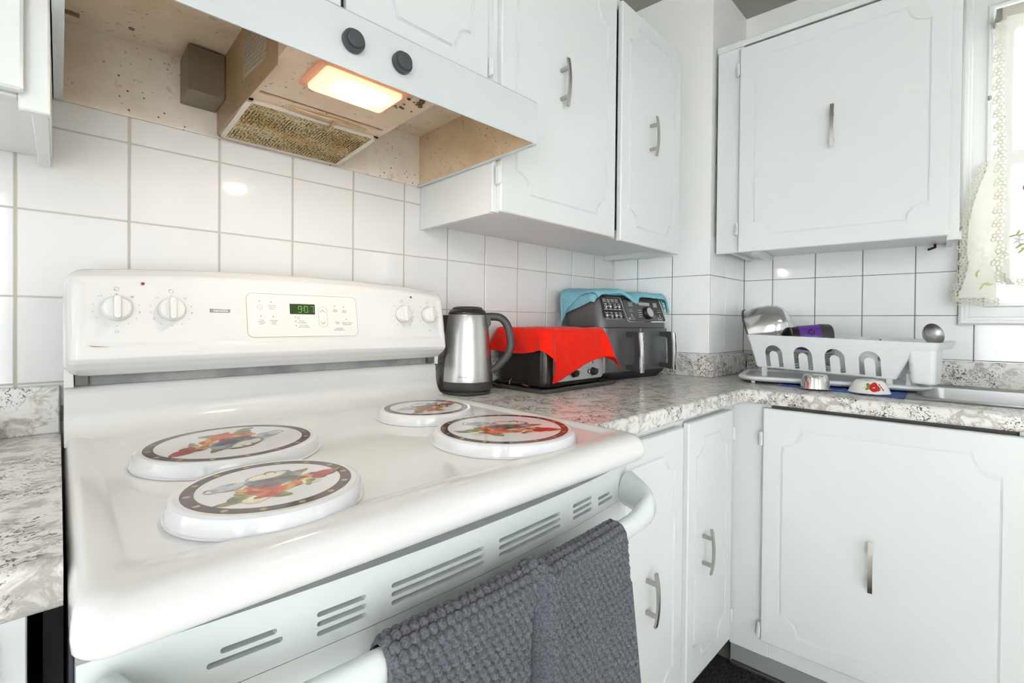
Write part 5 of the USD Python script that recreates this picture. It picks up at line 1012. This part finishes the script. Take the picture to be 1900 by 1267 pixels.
def lace(path, width, yfun, cell=0.0125, seed=1):
    """A strip of flower lace along path (u, z): rings of thread with holes between them."""
    p = np.array(path, float); seg = np.hypot(*np.diff(p, axis=0).T); L = np.concatenate([[0], np.cumsum(seg)]); n = int(L[-1] / (cell * 0.87)); rows = max(2, int(round(width / cell)))
    shapes = []
    for k in range(n):
        for r in range(rows):
            off = 0.5 * cell * (k % 2); skip = (r == rows - 1 and (k // 2) % 2 == 0)
            if skip: continue
            c_ = Point(k * cell * 0.87, -(r + 0.5) * cell - off * (0.9 if r < rows - 1 else 0.4))
            shapes.append(c_.buffer(cell * 0.57, 2).difference(c_.buffer(cell * 0.30, 2)))
    g = unary_union(shapes); m = prism(g.simplify(cell * 0.03), 0.0008); v = np.array(m.vertices)
    s_ = np.clip(v[:, 0], 0, L[-1] - 1e-6); idx = np.clip(np.searchsorted(L, s_, side='right') - 1, 0, len(seg) - 1); fr_ = ((s_ - L[idx]) / seg[idx])[:, None]
    c0 = p[idx] + (p[idx + 1] - p[idx]) * fr_; tdir = (p[idx + 1] - p[idx]) / seg[idx][:, None]; nrm = np.column_stack([-tdir[:, 1], tdir[:, 0]])
    q = c0 + nrm * v[:, 1:2]
    return trimesh.Trimesh(np.column_stack([q[:, 0], yfun(q[:, 0], q[:, 1]) - 0.0008 - v[:, 2], q[:, 1]]), m.faces, process=False)
zz = np.linspace(2.08, 1.30, 60); bt = [(u, ZB(u)) for u in np.linspace(1.205, 1.885, 70)]
cn.part('lace_border', lace([(float(left_edge(z)), z) for z in zz] + bt, 0.019, cur_y), LACE, smooth=False, label='lace border of the main panel')
z2 = np.linspace(1.655, 1.215, 50)
cn.part('lace_border', lace([(float(le2(z)), z) for z in z2] + [(u, 1.2115) for u in np.linspace(1.09, 1.20, 12)], 0.019, cur2_y, seed=2), LACE, smooth=False, label='lace border of the side panel')
def emb(items, yf): return join(*[(lambda m: trimesh.Trimesh(np.column_stack([np.array(m.vertices)[:, 0], yf(np.array(m.vertices)[:, 0], np.array(m.vertices)[:, 2]) - 0.0011 + np.array(m.vertices)[:, 1], np.array(m.vertices)[:, 2]]), m.faces, process=False))(ex_y(g, -0.0004, 0)) for g in items])
lf = lambda u, z, a: affinity.rotate(blob(u, z, 0.0095, 0.0026, 0, 71, .1), a, origin=(u, z))
cn.part('embroidery', emb([lf(1.207, 1.4, 15), lf(1.217, 1.408, 70), lf(1.224, 1.402, 25), lf(1.219, 1.366, 35), lf(1.228, 1.372, 8), lf(1.224, 1.352, 50), lf(1.232, 1.360, 10)], cur_y), LEAFP, smooth=False, label='green embroidered leaves', kind='stuff')
rose = Point(1.238, 1.545).buffer(0.013, 6).difference(Point(1.239, 1.545).buffer(0.0085, 6))
cn.part('embroidery', emb([rose, blob(1.231, 1.552, .004, .003, 20, 73), blob(1.236, 1.533, .005, .003, 60, 74)], cur_y), PETALP, smooth=False, label='red embroidered flower', kind='stuff')
cn.part('embroidery', emb([lf(1.218 + .004 * math.cos(k * 1.26), 1.385 + .006 * math.sin(k * 1.26), k * 72) for k in range(5)], cur_y), PALEP, smooth=False, kind='stuff')
cn.part('embroidery', emb([lf(1.133, 1.296, 60), lf(1.131, 1.288, 95), lf(1.143, 1.246, 60), lf(1.153, 1.258, 15), lf(1.162, 1.255, 5)], cur2_y), LEAFP, smooth=False, kind='stuff')
cn.part('embroidery', emb([lf(1.146, 1.352, 70), lf(1.150, 1.342, 20), lf(1.142, 1.318, 60), lf(1.138, 1.372, 20), lf(1.148, 1.368, 110)], cur2_y), PALEP, smooth=False, kind='stuff')

# ------------------------------------------------------------------ grey towel over the oven handle
gt = Thing('towel', 'grey waffle weave towel hanging over the oven door handle', 'towel', loc=(0.5, -0.79, 0.8))
W0, W1 = 0.266, 0.654
nu, nv = 250, 240
s = np.linspace(0, 1, nu)[:, None] * np.ones((1, nv)); t = np.ones((nu, 1)) * np.linspace(0, 1, nv)[None, :]
xb = W0 + (W1 - W0) * s
q = (xb - 0.44) / 0.352; hy = -0.790 + 0.018 * q ** 2 + 0.0006; hz = 0.800
back_len, r1 = 0.10, 0.0195; arc = math.pi * r1; front_len = 0.40; Ltot = back_len + arc + front_len
l = t * Ltot
ang = np.clip((l - back_len) / r1, 0, math.pi); dn = np.maximum(l - back_len - arc, 0)
x = xb.copy(); y = hy + r1 * np.cos(ang) * 0.82; z = hz + r1 * np.sin(ang) + np.where(l < back_len, -(back_len - l), 0) - dn
y = np.where(l < back_len, np.minimum(y, -0.753 + 0.0 * y) , y)
hang = np.clip(dn / 0.25, 0, 1)
# one piece of the cloth overlaps the other near the middle, with soft folds below
ov = 1 / (1 + np.exp(-(s - 0.505) / 0.010)); lip = np.exp(-((s - 0.538) / 0.028) ** 2); dip = np.exp(-((s - 0.482) / 0.016) ** 2)
on = np.clip((l - back_len * 0.9) / 0.02, 0, 1)
y = y - on * (0.014 * lip * (0.5 + hang) - 0.040 * dip * np.clip(hang * 3, 0, 1) + 0.004 * ov)
z = z + on * 0.009 * np.exp(-((s - 0.515) / 0.024) ** 2) * np.exp(-dn / 0.03)
x = x + hang * (0.020 * (s - 0.5)) - 0.018 * lip * hang
y = y - hang * (0.010 * np.sin(s * 21 + 0.6) + 0.006 * np.sin(s * 38 + dn * 6)) - 0.012 * hang
cellx, celly = 0.0100, 0.0092
gx = (xb - W0) / cellx; gl = l / celly
row = np.floor(gl); fx = (gx + 0.5 * (row % 2)) % 1 - 0.5; fl_ = gl % 1 - 0.5
bump = np.clip(1 - (np.abs(fx) * 2) ** 3, 0, 1) * np.clip(1 - (np.abs(fl_) * 2) ** 3, 0, 1) + 0.15 * (meshkit.noise(np.stack([gx * 2.2, gl * 2.2, gx * 0], -1)) - 0.5)
edge = np.clip(np.minimum(s, 1 - s) / 0.022, 0, 1)
amp = 0.0072 * bump * edge
y = y - amp * np.clip(-np.cos(ang), -1, 1); z = z + amp * np.sin(ang)
y = np.where(l < back_len, np.maximum(y, -0.775), y)
gt.part('cloth', sheet(np.stack([x, y, z], -1), 0.003), GREYC, smooth=True)
gt.part('hem', tube(np.stack([x[-1, 95:], y[-1, 95:] - 0.001, z[-1, 95:]], -1)[::6], [0.0028] * len(x[-1, 95:][::6]), 8), GREYC, label='stitched hem')

# ------------------------------------------------------------------ amber dish at the left edge of the picture
am = Thing('dish', 'amber dish on the left worktop, cut off by the edge of the picture', 'dish', loc=(-0.048, -0.072, ZC))
am.part('dish', lathe([(0.016, ZC), (0.019, ZC + 0.003), (0.0255, ZC + 0.022), (0.0275, ZC + 0.0335), (0.0255, ZC + 0.0345), (0.0225, ZC + 0.024), (0.014, ZC + 0.006), (0, ZC + 0.005)], 36, (-0.048, -0.072)), ORANGE, smooth=40)
am.part('handle', move(lathe([(0.0085 + 0.0028 * math.cos(a), 0.0028 * math.sin(a)) for a in np.linspace(0, 2 * math.pi, 13)], 24), rotx(90), (-0.024, -0.085, ZC + 0.022)), ORANGE, smooth=50)
